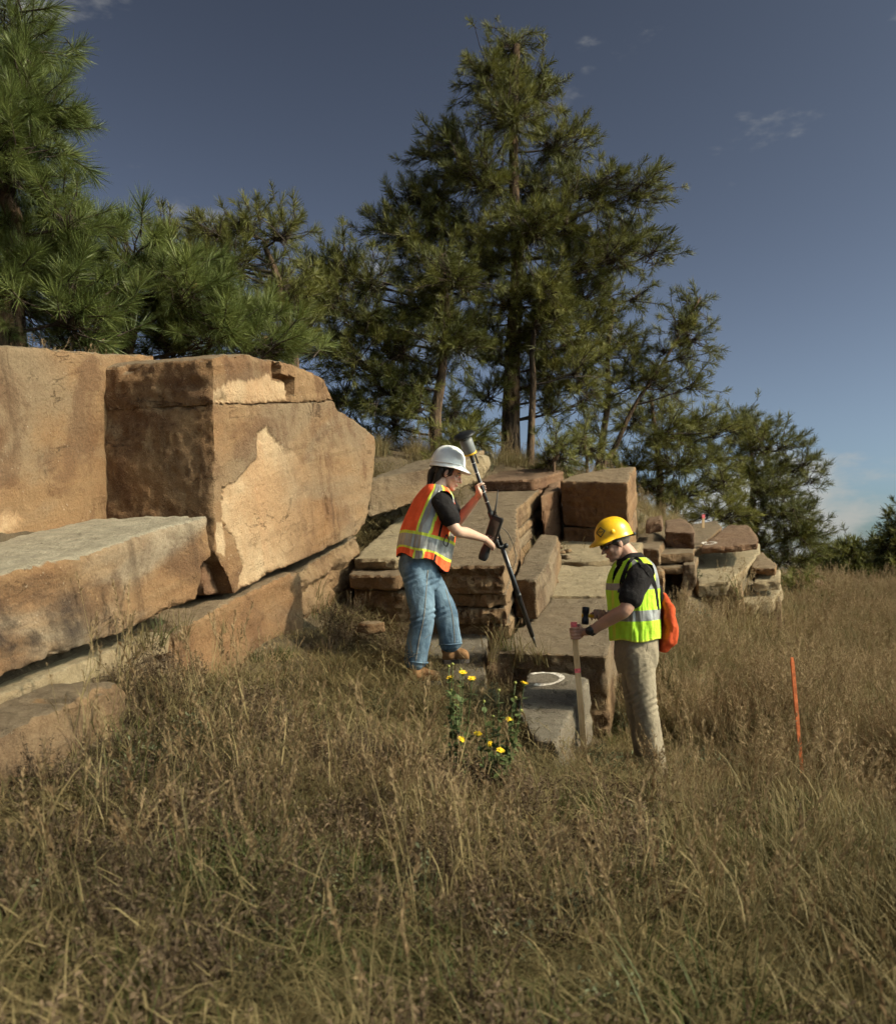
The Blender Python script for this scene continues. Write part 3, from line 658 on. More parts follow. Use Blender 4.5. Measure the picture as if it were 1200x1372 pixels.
pine('near pine with long needles above the tall upright slab', [(25,520),(20,400),(10,250),(0,60)], 7.2, .15,
     [(5,300,55,36),(62,300,50,28),(108,298,26,18),(40,350,55,30),(88,375,42,26),(30,410,42,26),(108,425,46,26),(62,447,55,18),(0,380,40,45),(-60,330,50,60),(30,240,80,40),(-20,180,80,45),(60,170,65,40),(0,100,60,40),(20,40,45,36)],
     1.15, 26, 8, .45, TUFTS_N, seed=1)
pine('bushy young pine with brown cones behind the gap in the wall', [(150,540),(160,490),(180,420),(196,350)], 8.0, .09,
     [(182,352,32,22),(165,398,42,26),(222,385,46,30),(150,440,42,22),(208,428,50,26),(262,412,42,30),(300,448,42,24),(340,456,38,18),(245,460,60,16),(368,460,24,12),(128,465,40,14)],
     1.15, 28, 8, .55, TUFTS_N, seed=2, cones=9)
pine('rounded pine behind the broken cap block', [(395,540),(388,440),(372,380),(355,325)], 11.5, .10,
     [(252,335,42,24),(222,325,22,12),(300,328,42,24),(338,318,32,22),(368,308,26,18),(390,322,20,20),(318,368,48,26),(368,368,38,30),(278,378,40,26),(394,398,22,30),(350,420,40,26),(395,450,28,22),(310,420,40,24)],
     1.05, 17, 8, .5, seed=3)
pine('dark shaded pine with a forked limb behind the biggest wall block', [(588,625),(587,560),(592,500),(600,420),(590,340)], 12.6, .11,
     [(425,362,32,26),(455,352,38,24),(410,400,34,30),(450,408,42,30),(490,370,32,26),(440,462,42,26),(490,440,38,30),(480,490,42,26),(462,530,38,22),(510,520,38,26),(530,470,38,30),(550,410,42,30),(520,562,32,18),(560,548,32,22),(570,500,32,22),(610,548,32,22),(500,590,32,13),(632,582,36,16),(452,575,26,16),(592,425,38,28),(605,385,36,26),(625,460,34,26),(580,360,36,24),(545,515,34,22),(590,470,30,22)],
     1.1, 17, 8, .25, seed=4)
pine('tallest pine with thick reddish trunk in the middle of the plateau', [(685,640),(682,560),(684,470),(690,380),(692,290),(690,180),(692,60)], 13.5, .165,
     [(515,305,32,18),(550,330,38,24),(590,310,42,26),(640,320,42,30),(560,368,38,20),(620,368,42,24),(660,358,38,28),(700,330,46,34),(750,310,46,28),(800,308,42,24),(845,308,38,22),(876,333,22,14),(820,348,36,20),(770,355,46,24),(720,385,42,28),(790,395,42,22),(680,410,38,24),(640,430,38,24),(735,430,46,22),(790,435,40,18),(700,460,38,20),(660,480,38,22),(750,475,42,20),(720,508,42,18),(770,515,36,16),(802,480,26,14),(740,545,38,13),(650,530,32,18),(790,530,22,11),
      (560,260,60,30),(640,250,55,34),(720,240,58,34),(800,255,58,28),(850,265,34,20),(600,190,50,30),(680,170,52,34),(760,180,48,30),(650,110,38,30),(720,110,38,30),(690,55,30,36)],
     1.1, 16, 8, .42, seed=5, rtop=.05)
pine('slender pine standing close beside the thick reddish trunk', [(708,635),(710,560),(713,480),(722,400)], 13.0, .065,
     [(742,412,32,20),(765,452,32,18),(718,440,28,20),(775,498,30,14),(738,498,30,15),(722,395,26,22)], 1.05, 17, 8, .6, seed=6)
pine('sparse upright pine left of the leaning one', [(797,655),(803,600),(812,540),(816,470),(822,400)], 14.5, .07,
     [(815,388,22,18),(852,398,13,9),(820,428,26,16),(842,455,20,11),(815,468,22,16),(852,470,22,11),(826,505,28,15),(808,545,22,15),(846,520,18,10),(796,580,24,12)], 1.0, 17, 8, .45, seed=7)
pine('thin pine leaning far over to the open sky', [(800,650),(802,628),(825,592),(850,547),(875,502),(905,452),(938,398)], 14.2, .06,
     [(937,402,8,10),(926,425,12,10),(905,440,14,9),(930,455,12,6),(890,465,17,9),(915,475,18,7),(875,490,16,9),(905,500,14,6),(865,515,14,8),(895,515,22,6),(925,517,9,4),(918,440,9,7)], .95, 30, 7, .4, seed=8, rtop=.012)
pine('dense olive pine behind the upright sandstone cube', [(885,715),(885,640),(880,580),(870,530)], 17, .10,
     [(850,560,28,18),(890,545,26,16),(870,590,40,20),(920,580,34,20),(940,560,18,14),(850,620,38,20),(900,625,44,20),(950,612,32,22),(960,580,18,14),(870,655,36,17),(920,660,44,17),(965,650,32,24),(975,690,28,15),(945,690,30,13),(835,650,26,18),(895,688,40,12)],
     1.15, 13, 8, .75, seed=9)
pine('layered pine with open boughs at the end of the outcrop', [(1015,805),(1012,720),(1006,640),(998,560)], 20, .11,
     [(998,560,20,11),(985,580,26,13),(1020,580,26,11),(1005,605,38,13),(1050,600,23,9),(985,635,34,15),(1040,630,38,11),(1070,625,17,7),(1010,660,44,14),(1060,655,28,9),(1090,640,13,5),(1020,690,48,14),(1075,690,20,9),(990,700,30,16),(1050,715,42,16),(1000,735,38,16),(1085,725,18,9),(1060,748,38,14),(1010,765,40,12)],
     1.2, 17, 8, .4, seed=10)
M['needle_far'] = M['needle']
def far_pine(i, px, by, ty, w, Y, label):
    r = np.random.default_rng(500+i); cl = []
    h = by-ty
    for q in range(11):
        t = (q+.5)/11; ww = w*(.25+.75*math.sin(math.pi*min(1, .18+t*.8))**.8)*.5
        for s in ((-.55, .55) if t > .2 else (0,)):
            cl.append((px+s*ww+r.normal(0, w*.06), ty+t*h*.93+r.normal(0, h*.02), ww*.62, h*.075))
    pine(label, [(px, by+4), (px+r.normal(0, 2), (by+ty)/2), (px, ty+4)], Y, .16, cl, 3.0, 3.4, 5, .3, TUFTS_F, group='pines beyond the meadow', seed=30+i, spread=.25)
FP = [(1098,803,762,34,48,'low round pine behind the meadow next to the layered pine'),(1135,806,734,46,50,'tallest peaked pine of the tree line behind the meadow'),(1163,808,752,44,52,'broad dark pine in the tree line behind the meadow'),
      (1186,808,757,40,54,'squat pine between broad dark pine and the tree at the meadow end'),(1212,810,700,52,46,'dark pine at the meadow end, taller than the tree line'),(1116,806,756,36,53,'narrow pine tucked beside the tallest peaked pine'),(1262,810,735,54,52,'pine beyond the meadow end behind the dark taller one'),(1318,810,725,60,50,'outermost pine of the meadow tree line')]
for i, (a, b, c_, w, Y, lb) in enumerate(FP): far_pine(i, a, b, c_, w, Y, lb)
pine('small green juniper bush by the meadow boulders', [(1065,806),(1065,796),(1066,788)], 17.5, .03, [(1056,792,14,9),(1074,790,13,9),(1065,783,12,8)], 1.0, 40, 8, .8, name='juniper_bush', cat='bush', group=None, seed=60)
for i, (a, b, Y, lb) in enumerate([(745,612,11.9,'grey green bush between tall pine trunk and red slab'),(615,600,12.0,'small pine seedling behind the white helmet'),(783,600,13.2,'young pine shrub by the foot of the leaning pine')]):
    pine(lb, [(a, b+22), (a, b+8), (a+2, b-14)], Y, .02, [(a-10, b+2, 16, 9), (a+12, b, 15, 9), (a, b-14, 12, 10)], .9, 34, 7, .7, name='shrub', cat='bush', group=None, seed=70+i)
# ------------------------------------------------------------------ people and tools
def skin_mat(name, c):
    k = NT(name, 0.5, 0.35); p = k.obj(); f = k.rng(k.noise(p, 14, 4), .3, .7)
    k.color(k.mix(f, tuple(q*.88 for q in c), (c[0]*1.06, c[1]*1.0, c[2]*.98))); k.b.inputs['Subsurface Weight'].default_value = .12
    k.b.inputs['Subsurface Radius'].default_value = (.01, .004, .002); k.b.inputs['Subsurface Scale'].default_value = .6
    k.normal(k.bump(k.noise(p, 160, 3), .12, .002)); return k.m
def cloth(name, c, var=.18, scale=7, weave=.35, rough=.85, c2=None, wscale=420):
    k = NT(name, rough, .2); p = k.obj(); f = k.rng(k.noise(p, scale, 5, .6, .3), .32, .68)
    col = k.mix(f, tuple(q*(1-var) for q in c), c2 or tuple(q*(1+var) for q in c))
    k.color(col); n1 = k.bump(k.noise(p, 17, 4, .6, .4), .55, .02); k.normal(k.bump(k.noise(p, wscale, 2), weave, .002, n1)); return k.m
M['skin_f'] = skin_mat('skin_light', (.56, .36, .265)); M['skin_m'] = skin_mat('skin_tanned', (.47, .275, .195))
M['hair_b'] = simple_mat('black_hair', (.018, .013, .011), .45, .4, .4, 60, .5, 120); M['hair_g'] = simple_mat('grey_brown_hair', (.09, .07, .055), .6, .3, .4, 80, .5, 200)
M['denim'] = cloth('blue_denim', (.085, .145, .215), .32, 6, .5, .9, (.16, .235, .30)); M['stitch'] = simple_mat('denim_stitching', (.30, .26, .20), .9)
M['orange'] = cloth('fluorescent_orange', (.88, .125, .04), .10, 8, .3, .75); M['lime'] = cloth('fluorescent_lime', (.48, .80, .05), .10, 8, .3, .75)
M['yellowtrim'] = cloth('fluorescent_yellow_trim', (.62, .70, .08), .08, 10, .2, .7)
k = NT('reflective_tape', .42, .5); p = k.obj(); k.color(k.mix(k.rng(k.noise(p, 9, 4), .3, .7), (.22, .22, .215), (.36, .36, .35))); k.b.inputs['Metallic'].default_value = .35
k.normal(k.bump(k.noise(p, 22, 3), .5, .01)); M['tape'] = k.m
M['black_cloth'] = cloth('black_shirt', (.014, .012, .012), .25, 9, .3, .9); M['khaki'] = cloth('khaki_trousers', (.26, .215, .15), .16, 6, .35, .9)
M['boot'] = cloth('tan_boot_leather', (.20, .105, .045), .25, 16, .2, .7, wscale=150); M['sole'] = simple_mat('dark_rubber_sole', (.05, .04, .033), .85); M['lace'] = simple_mat('boot_lace', (.12, .08, .04), .9)
def plastic(name, c, rough=.32, dirt=.12):
    k = NT(name, rough, .5); p = k.obj(); f = k.rng(k.noise(p, 24, 6, .7), .5, .72)
    k.color(k.mix(k.math('MULTIPLY', f, dirt*3), c, tuple(q*.55+.02 for q in c))); k.l(k.rng(f, 0, 1, rough, rough+.2), k.b.inputs['Roughness']); return k.m
M['hat_w'] = plastic('white_helmet_shell', (.82, .82, .80)); M['hat_y'] = plastic('yellow_helmet_shell', (.80, .46, .012))
M['blackp'] = plastic('black_plastic', (.009, .009, .0095), .42, .02); M['greyp'] = plastic('grey_plastic', (.16, .165, .165), .4); M['carbon'] = plastic('black_carbon_pole', (.014, .014, .016), .28)
M['yellowp'] = plastic('yellow_plastic_band', (.75, .42, .02), .4); M['screen'] = simple_mat('controller_screen', (.02, .03, .03), .12, .6, .2); M['steel'] = simple_mat('worn_black_steel', (.022, .022, .024), .38, .5, .5, 50, .2, 80, .5)
M['silver'] = simple_mat('white_tick_marks', (.6, .6, .58), .4); M['pack'] = cloth('orange_red_backpack', (.52, .075, .022), .2, 8, .4, .85)
k = NT('pine_lath', .85, .2); p = k.obj(); f = k.noise(k.scl(p, (60, 60, 2.5)), 1, 4, .6); k.color(k.mix(k.rng(f, .35, .65), (.44, .28, .14), (.62, .44, .25))); k.normal(k.bump(f, .4, .003)); M['lath'] = k.m
M['pinkpaint'] = simple_mat('pink_marking_paint', (.75, .16, .17), .8, .2, .25, 60); M['rustpaint'] = simple_mat('orange_red_stake_paint', (.55, .15, .055), .8, .2, .3, 30, .3, 90)
M['lens'] = simple_mat('dark_lens', (.01, .01, .011), .1, .6); M['eyew'] = simple_mat('eye_white', (.6, .57, .52), .3); M['lip'] = simple_mat('lips', (.42, .17, .14), .5)
A3 = np.array
def curve(P, n=24):                      # smooth path through points
    P = np.asarray(P, float); Q = np.vstack([2*P[0]-P[1], P, 2*P[-1]-P[-2]]); out = []
    m = len(P)-1
    for s in np.linspace(0, m, n):
        i = min(int(s), m-1); t = s-i; a, b, c, d = Q[i], Q[i+1], Q[i+2], Q[i+3]
        out.append(.5*((2*b)+(-a+c)*t+(2*a-5*b+4*c-d)*t*t+(-a+3*b-3*c+d)*t**3))
    return np.array(out)
def limb(g, P, r, n=14, seg=22):
    c = curve(P, seg); rr_ = np.interp(np.linspace(0, 1, seg), np.linspace(0, 1, len(r)), r); v, f = tube(c, rr_, n, True, True); g.add(v, f)
def loft(g, rings, n=40, p=2.2, m=0, caps=True):   # rings: centre, half-axis a, half-axis b
    V = []; Fc = []
    for c, a, b in rings:
        for k2 in range(n):
            t = 2*math.pi*k2/n; ct, st = math.cos(t), math.sin(t)
            V.append(A3(c)+A3(a)*abs(ct)**(2/p)*(1 if ct >= 0 else -1)+A3(b)*abs(st)**(2/p)*(1 if st >= 0 else -1))
    for i in range(len(rings)-1):
        for k2 in range(n): Fc.append((i*n+k2, i*n+(k2+1) % n, (i+1)*n+(k2+1) % n, (i+1)*n+k2))
    if caps: Fc += [tuple(range(n-1, -1, -1)), tuple((len(rings)-1)*n+k2 for k2 in range(n))]
    g.add(V, Fc, m)
def rings_interp(R_, n):
    c = curve([r[0] for r in R_], n); a = curve([r[1] for r in R_], n); b = curve([r[2] for r in R_], n)
    return list(zip(c, a, b))
def grip_hand(g, wrist, c, axis, rad, side, fdir, hl=1.0, spread=.0205):
    """A hand closed round a bar: c = centre of the grip, axis = bar direction from little finger to index, side = where the palm lies, fdir = way fingers leave the palm."""
    axis = nrmz(axis); side = nrmz(side-axis*np.dot(side, axis)); fd = nrmz(np.cross(axis, side)); fd = fd if np.dot(fd, fdir) > 0 else -fd
    palm = c+side*(rad+.017)
    v, f = ell(palm-fd*.018, fd*.040, axis*.041, side*.019, 14, 9); g.add(v, f)
    limb(g, [wrist, wrist*.45+(palm-fd*.03)*.55, palm-fd*.028], [.027, .026, .023], 12, 8)
    for i, (off, ln, fr) in enumerate(((-1.5, .82, .0078), (-.5, .95, .0086), (.5, 1.0, .0088), (1.5, .94, .0086))):
        o = c+axis*spread*off; R1 = rad+fr*.95; P = [palm-fd*.012+axis*spread*off*.85, o+side*(rad+.02)+fd*.016]
        for ang in np.linspace(.75, .75+2.35*ln, 6): P.append(o+R1*(side*math.cos(ang)+fd*math.sin(ang)))
        limb(g, P, [fr*1.15, fr*1.12, fr, fr*.8], 10, 18)
        kn = o+side*(rad+.021)+fd*.018; v, f = ell(kn, fd*.0105, axis*.0095, side*.0095, 8, 6); g.add(v, f)
    o = c+axis*spread*1.6; R1 = rad+.010
    P = [palm-fd*.03+axis*.018, o+side*(rad+.014)-fd*.022+axis*.010]
    for ang in (-.95, -1.5, -2.1): P.append(o+axis*.012+R1*(side*math.cos(ang)+fd*math.sin(ang)))
    limb(g, P, [.0145, .0125, .0105, .0085], 10, 14)
def head(g, H, f, l, h, s=.95, fem=False):
    f, l, h = f*s, l*s, h*s; E = lambda q, a, b, c: g.add(*ell(H+f*q[0]+l*q[1]+h*q[2], f*a, l*b, h*c))
    E((-.012, 0, .035), .098, .076, .100); E((.020, 0, -.035), .070, .060 if fem else .064, .085); E((.040, 0, -.085), .046, .040 if fem else .047, .032); E((.072, 0, -.103), .019, .019, .017)
    E((.078, 0, .018), .018, .045, .011 if fem else .014); E((.086, 0, -.060), .012, .022, .0065); E((.084, 0, -.073), .012, .019, .0070)
    for sgn in (-1, 1):
        E((.060, sgn*.038, -.030), .024, .022, .024); E((-.004, sgn*.077, -.012), .018, .009, .031); E((.092, sgn*.012, -.037), .010, .009, .008)
    v, ff = tube([H+f*.082+h*.012, H+f*.098-h*.012, H+f*.112-h*.031], [.008, .0095, .0125], 8, True, True); g.add(v, ff)
def body_obj(g, name, mat, parent, vox=.0045, sm=2):
    A, N, Q = remesh(g.V, g.F, vox, sm); return mobj(name, A, Q, mat, parent)
def fabric_obj(g, name, mat, parent, vox=.008, fold=.006, stretch=(18, 18, 7), seed=0, sm=2, extra=None):
    A, N, Q = remesh(g.V, g.F, vox, sm)
    d = fold*(fbm(A*A3(stretch)+seed*11.3, 1.0, 3)*1.3+.5*(1-np.abs(fbm(A*A3(stretch)*.6+seed*5+40, 1.0, 2))*3))
    if extra is not None: d = d+extra(A)
    A = A+N*d[:, None]; o = mobj(name, A, Q, mat, parent); BV_[name+parent.name] = BVHTree.FromPolygons([Vector(q) for q in A], [tuple(map(int, f)) for f in Q]); return o
BV_ = {}
def cast(trees, px, py):
    d = Vector(((px-CX)/F_PX, 1.0, -(py-HY)/F_PX)).normalized(); best = None
    for t in trees:
        h = t.ray_cast(Vector((0, 0, CAMZ)), d)
        if h[0] is not None and (best is None or h[3] < best[1]): best = (np.array(h[0]), h[3])
    return None if best is None else best[0]
def seam(tree, pts, r, mat, name, parent, lift=.002):
    q = [cast([tree], a, b) for a, b in curve([(x, y, 0) for x, y in pts], 30)[:, :2]]; q = [p+A3([0, -lift, 0]) for p in q if p is not None]
    if len(q) > 3: v, f = tube(q, r, 5); mobj(name, v, f, mat, parent)
def hard_hat(C, f, l, h, shell, parent, brim=.052, L=.140, Wd=.112, Ht=.135, ridge=.006, rear=.012, full=0.0):
    g = Geo(); n = 72; V = []; Fc = []
    def prof(t):                          # t: angle from front
        return 1/math.sqrt((math.cos(t)/L)**2+(math.sin(t)/Wd)**2)
    rows = [(a, 0.0) for a in np.linspace(90, 3, 16)]
    for e, _ in rows:
        ce, se = math.cos(R(e)), math.sin(R(e)); ce2 = ce**.86
        for k2 in range(n):
            t = 2*math.pi*k2/n; r_ = prof(t)*ce2; rd = ridge*math.exp(-(r_*math.sin(t)/.012)**2)*sstep(A3([se]), .15, .6)[0]
            V.append(C+f*math.cos(t)*r_+l*math.sin(t)*r_+h*(Ht*se**.92+rd))
    for q, (ex, dz) in enumerate(((.35, -.004), (.8, -.010), (1.0, -.015), (1.0, -.019), (.75, -.017), (.1, -.010))):
        for k2 in range(n):
            t = 2*math.pi*k2/n; ct = max(0, math.cos(t)); b = rear+full+(brim-full-rear)*sstep(A3([ct]), .25, .85)[0]; r_ = prof(t)+b*ex
            V.append(C+f*math.cos(t)*r_+l*math.sin(t)*r_+h*(dz*(1+.9*sstep(A3([ct]), .3, 1)[0])))
    nr = len(rows)+6
    for i in range(nr-1):
        for k2 in range(n): Fc.append((i*n+k2, (i+1)*n+k2, (i+1)*n+(k2+1) % n, i*n+(k2+1) % n))
    g.add(V, Fc); o = g.obj('hard_hat', shell, parent); return o
def boot(parent, heel, toe, ank, up=A3([0, 0, 1.0]), name='boot', Wd=.05, shaft=.16):
    f = nrmz(toe-heel); f = nrmz(f-up*np.dot(f, up)*.0); l = nrmz(np.cross(up, f)); L = np.linalg.norm(toe-heel); g = Geo()
    rg = []
    for t, w, hh in ((0, .55, .06), (.06, .78, .085), (.2, .82, .10), (.4, .80, .105), (.55, .95, .100), (.7, 1.08, .088), (.85, 1.04, .080), (.95, .84, .066), (1.0, .55, .046)):
        c = heel+f*L*t+up*(.018+hh*.5); rg.append((c, l*Wd*w, up*hh*.5))
    loft(g, rings_interp(rg, 24), 28, 2.5); c0 = heel+f*L*.2
    limb(g, [c0+up*.06+f*.02, c0+up*.11, ank], [.052, .050, .054], 18, 12)
    A, N, Q = remesh(g.V, g.F, .006, 2); A = A+N*(.003*fbm(A, 35, 3))[:, None]; b = mobj(name, A, Q, M['boot'], parent)
    g2 = Geo(); o = []
    for t in np.linspace(0, 2*math.pi, 40, endpoint=False):
        x = .5+.52*math.cos(t); w = np.interp(x, [-.02, .08, .35, .7, .9, 1.02], [.3, .86, .82, 1.08, .92, .3]); o.append(heel+f*L*x+l*Wd*1.08*w*(math.sin(t)/max(.25, abs(math.sin(t)))))
    V = [p for p in o]+[p+up*.028 for p in o]; n = len(o); g2.add(V, [tuple(range(n-1, -1, -1)), tuple(range(n, 2*n))]+[(i, (i+1) % n, n+(i+1) % n, n+i) for i in range(n)]); g2.obj('sole', M['sole'], b if False else parent, smooth=False)
    g3 = Geo()
    for i in range(6):
        t = .30+.055*i; c = heel+f*L*(.60-.05*i)+up*(.115+.013*i); v, ff = tube([c-l*.026+f*.004, c+up*.008+f*.008, c+l*.026+f*.004], .003, 5); g3.add(v, ff)
    g3.obj('laces', M['lace'], parent)
    return b
def vest_mesh(name, rings, parent, pick, n=200, m=110, mats=(), wav=.004, hemdrop=None, split=None, seed=0):
    rg = rings_interp(rings, m+1); V = np.zeros((m+1, n, 3)); Fc = []; mi = []
    for i, (c, a, b) in enumerate(rg):
        t = np.linspace(0, 2*math.pi, n, endpoint=False); ct, st = np.cos(t), np.sin(t)
        V[i] = c+a[None]*(np.abs(ct)**.9*np.sign(ct))[:, None]+b[None]*(np.abs(st)**.9*np.sign(st))[:, None]
    cen = np.array([r[0] for r in rg])[:, None, :]; N = V-cen; N /= np.linalg.norm(N, axis=2)[..., None]
    tt = np.linspace(0, 1, m+1)[:, None]+0*V[..., 0]; th = np.broadcast_to(np.linspace(0, 2*math.pi, n, endpoint=False)[None], tt.shape)
    S = np.stack([np.cos(th)*2.6, np.sin(th)*2.6, tt*2.2], -1).reshape(-1, 3)+seed*9.1
    d = (fbm(S, 1.6, 3)*1.2+.6*(1-np.abs(fbm(S*A3([1, 1, .5])+20, 2.3, 2))*3)).reshape(tt.shape)*wav*(1.5-.9*tt)
    V = V+N*d[..., None]
    if hemdrop is not None: V[..., 2] += (hemdrop(th)*np.clip(1-tt*4, 0, 1)**1.5)
    for i in range(m):
        for k2 in range(n):
            th_ = (k2+.5)/n*360; t_ = (i+.5)/m; q = pick(t_, th_)
            if q is None: continue
            Fc.append((i*n+k2, i*n+(k2+1) % n, (i+1)*n+(k2+1) % n, (i+1)*n+k2)); mi.append(q)
    BV_[name+parent.name] = BVHTree.FromPolygons([Vector(q) for q in V.reshape(-1, 3)], Fc)
    o = mobj(name, V.reshape(-1, 3), Fc, list(mats), parent, midx=mi); s = o.modifiers.new('thickness', 'SOLIDIFY'); s.thickness = .004; s.offset = 1; return o

# ---------------- woman with the antenna pole
YW = 6.4
def W(px, py, dy=0.0): return U(px, py, YW+dy)
wf, wr, up = nrmz((.95, .31, 0)), nrmz((.31, -.95, 0)), A3([0, 0, 1.0])
gz_n, gz_f = W(560, 917, -.06), W(606, 889, .16)
woman = empty('person', (gz_n[0], YW, gz_n[2])); tag(woman, 'person in white hard hat, orange safety vest and blue jeans holding the antenna pole', 'person')
pole_b, pole_t = ontop(718, 867), U(624, 590, 6.28)
pdir = nrmz(pole_t-pole_b)
def on_pole(py):
    a, b = pole_b, pole_t; lo, hi = 0., 1.
    for _ in range(40):
        m_ = (lo+hi)/2; q = a+(b-a)*m_; y = HY-F_PX*(q[2]-CAMZ)/q[1]
        if y > py: lo = m_
        else: hi = m_
    return a+(b-a)*lo
spine_d = nrmz(W(586, 655)-W(561, 750)); wa = nrmz(wf-spine_d*np.dot(wf, spine_d))       # forward axis of the torso
g = Geo()
HW = W(601, 634, .02); hf = nrmz(A3([.93, -.12, -.36])); hl = nrmz(np.cross(up, hf)); hh = nrmz(np.cross(hf, hl))
head(g, HW, hf, hl, hh, .93, True)
limb(g, [W(584, 664, 0), W(588, 650, 0), HW-hf*.02-hh*.05], [.062, .052, .050])
loft(g, rings_interp([(W(560, 765), wa*.10, wr*.14), (W(563, 735), wa*.10, wr*.14), (W(571, 705), wa*.105, wr*.145), (W(580, 678), wa*.10, wr*.16), (W(585, 662), wa*.07, wr*.10)], 18), 32)
handR = W(662, 727, .20); ctl_c = on_pole(728)
gripR = ctl_c+A3([-.045, -.03, .0]); pole_h = on_pole(655)
sh_r, el_r, wr_r = W(591, 671, -.19), W(612, 711, -.20), W(649, 722, .02)
limb(g, [sh_r, (sh_r+el_r)/2+A3([-.01, 0, 0]), el_r, (el_r*.65+wr_r*.35)+A3([0, 0, .004]), wr_r], [.050, .047, .040, .040, .025])
sh_l, el_l, wr_l = W(597, 672, .17), W(611, 699, .27), W(641, 664, .09)
limb(g, [sh_l, (sh_l+el_l)/2, el_l, (el_l*.65+wr_l*.35)+A3([0, 0, -.006]), wr_l], [.048, .045, .040, .039, .025])
grip_hand(g, wr_l, pole_h, pdir, .016, A3([-1, -.2, -.1]), A3([.3, 1, 0]))
grip_hand(g, wr_r, gripR, nrmz(pdir+A3([0, 0, .3])), .024, A3([-.85, -.4, 0]), A3([.6, .75, 0]))
for sgn, P in ((-1, [W(558, 768, -.09), W(566, 825, -.11), W(558, 885, -.08)]), (1, [W(566, 768, .09), W(596, 818, .11), W(603, 862, .14)])): limb(g, P, [.075, .06, .045])
body_obj(g, 'body', M['skin_f'], woman)
# jeans
g = Geo(); loft(g, rings_interp([(W(564, 738), wa*.125, wr*.170), (W(562, 752), wa*.138, wr*.180), (W(561, 768), wa*.140, wr*.182), (W(563, 786), wa*.115, wr*.165)], 16), 40)
limb(g, [W(558, 766, -.085), W(562, 795, -.10), W(566, 825, -.115), W(561, 858, -.10), W(557, 884, -.08)], [.106, .098, .088, .084, .083], 24, 30)
limb(g, [W(567, 766, .085), W(582, 792, .10), W(595, 818, .11), W(600, 842, .125), W(603, 860, .14)], [.104, .096, .086, .082, .081], 24, 30)
def knee(A):                              # creases behind the knees and above the hems
    px = proj(A); r_ = 0*px[:, 0]
    for (a, b, s, am) in ((556, 832, 9, .007), (585, 822, 8, .007), (552, 778, 9, .006), (574, 780, 7, .007)):
        w = np.exp(-(((px[:, 0]-a)/16)**2+((px[:, 1]-b)/s)**2)); r_ = r_+am*w*np.sin((px[:, 1]-b+(px[:, 0]-a)*.5)*.75)
    return r_
jeans = fabric_obj(g, 'jeans', M['denim'], woman, .0075, .006, (15, 15, 6), 1, 2, knee)
JT = BV_['jeans'+woman.name]
seam(JT, [(573, 764), (571, 790), (568, 825), (561, 860), (557, 886)], .0022, M['stitch'], 'outer_seam', woman)
seam(JT, [(597, 790), (605, 820), (608, 845), (609, 862)], .002, M['stitch'], 'outer_seam', woman)
for (hx, hy, dy, r_) in ((557, 886, -.08, .0845), (603.5, 862.5, .14, .0825)):
    c = W(hx, hy, dy); d = nrmz(A3([-.12 if hx < 580 else .05, 0, -1])); a = nrmz(np.cross(d, A3([0, 1, 0]))); b = np.cross(d, a); g = Geo()
    P = [c+(a*math.cos(t)+b*math.sin(t))*r_ for t in np.linspace(0, 2*math.pi, 33)]; v, f = tube(P, .0055, 6, False); g.add(v, f); g.obj('hem', M['denim'], woman)
boot(woman, W(545, 917, -.09), W(590, 917, -.06), W(556, 884, -.08)); boot(woman, W(593, 889, .16), W(628, 888, .14), W(604, 862, .14), Wd=.048)
# shirt
g = Geo(); loft(g, rings_interp([(W(563, 748), wa*.125, wr*.165), (W(571, 712), wa*.13, wr*.170), (W(579, 684), wa*.125, wr*.185), (W(584, 668), wa*.105, wr*.175), (W(586.5, 657), wa*.075, wr*.10), (W(588, 651), wa*.062, wr*.068)], 24), 40)
for a, b, t in ((sh_r, el_r, .58), (sh_l, el_l, .5)):
    e = a+(b-a)*t; limb(g, [a+(W(584, 680, 0)-a)*.4, a-up*.012, (a+e)/2, e], [.07, .070, .071, .072], 20, 16)
fabric_obj(g, 'shirt', M['black_cloth'], woman, .0075, .005, (16, 16, 10), 2)
# vest
VR = [(W(565, 752, 0), wa*.178, wr*.210), (W(569, 735), wa*.192, wr*.208), (W(574, 712), wa*.188, wr*.205), (W(579, 690), wa*.165, wr*.205), (W(582, 674), wa*.137, wr*.205), (W(585, 661), wa*.105, wr*.185), (W(587, 652), wa*.076, wr*.095)]
def pick_w(t, th):
    th2 = th if th <= 180 else 360-th
    x = abs(th2-(118-8*t))
    if t > .56 and abs(th2-80) < 27*min(1, (t-.56)/.13)*min(1, (.86-t)/.05) and t < .86: return None         # armholes
    if .10 < t < .28:
        if .125 < t < .255: return 1
        return 2
    if t < .10:
        if x < 9: return 1
        if x < 13: return 2
    if th2 < 4: return 3
    if t >= .28:
        if x < 10.5+5*t: return 1
        if x < 15.5+7*t: return 2
        xf = abs(th2-48)
        if xf < 9: return 1
        if xf < 13: return 2
    if abs(th2-84) < 2.2 and t < .60: return 3
    if t < .012 or t > .985: return 3
    return 0
vest = vest_mesh('safety_vest', VR, woman, pick_w, mats=[M['orange'], M['tape'], M['yellowtrim'], M['black_cloth']], wav=.007, hemdrop=lambda th: -.05*np.clip(np.cos(th-.35), 0, 1)**2+.012*np.sin(th*5), seed=1)
def strap(pts, r, mat, name, parent, n=6):
    v, f = tube(curve(pts, 24), r, n, True); return mobj(name, v, f, mat, parent)
# armhole binding, pocket cord
c = sh_r+A3([-.004, -.012, .004]); ax = nrmz(el_r-sh_r); 
strap([W(598, 716, -.185), W(601, 724, -.20), W(598, 732, -.19), W(594, 727, -.19), W(598, 716, -.185)], .004, M['blackp'], 'pocket_loop', woman)
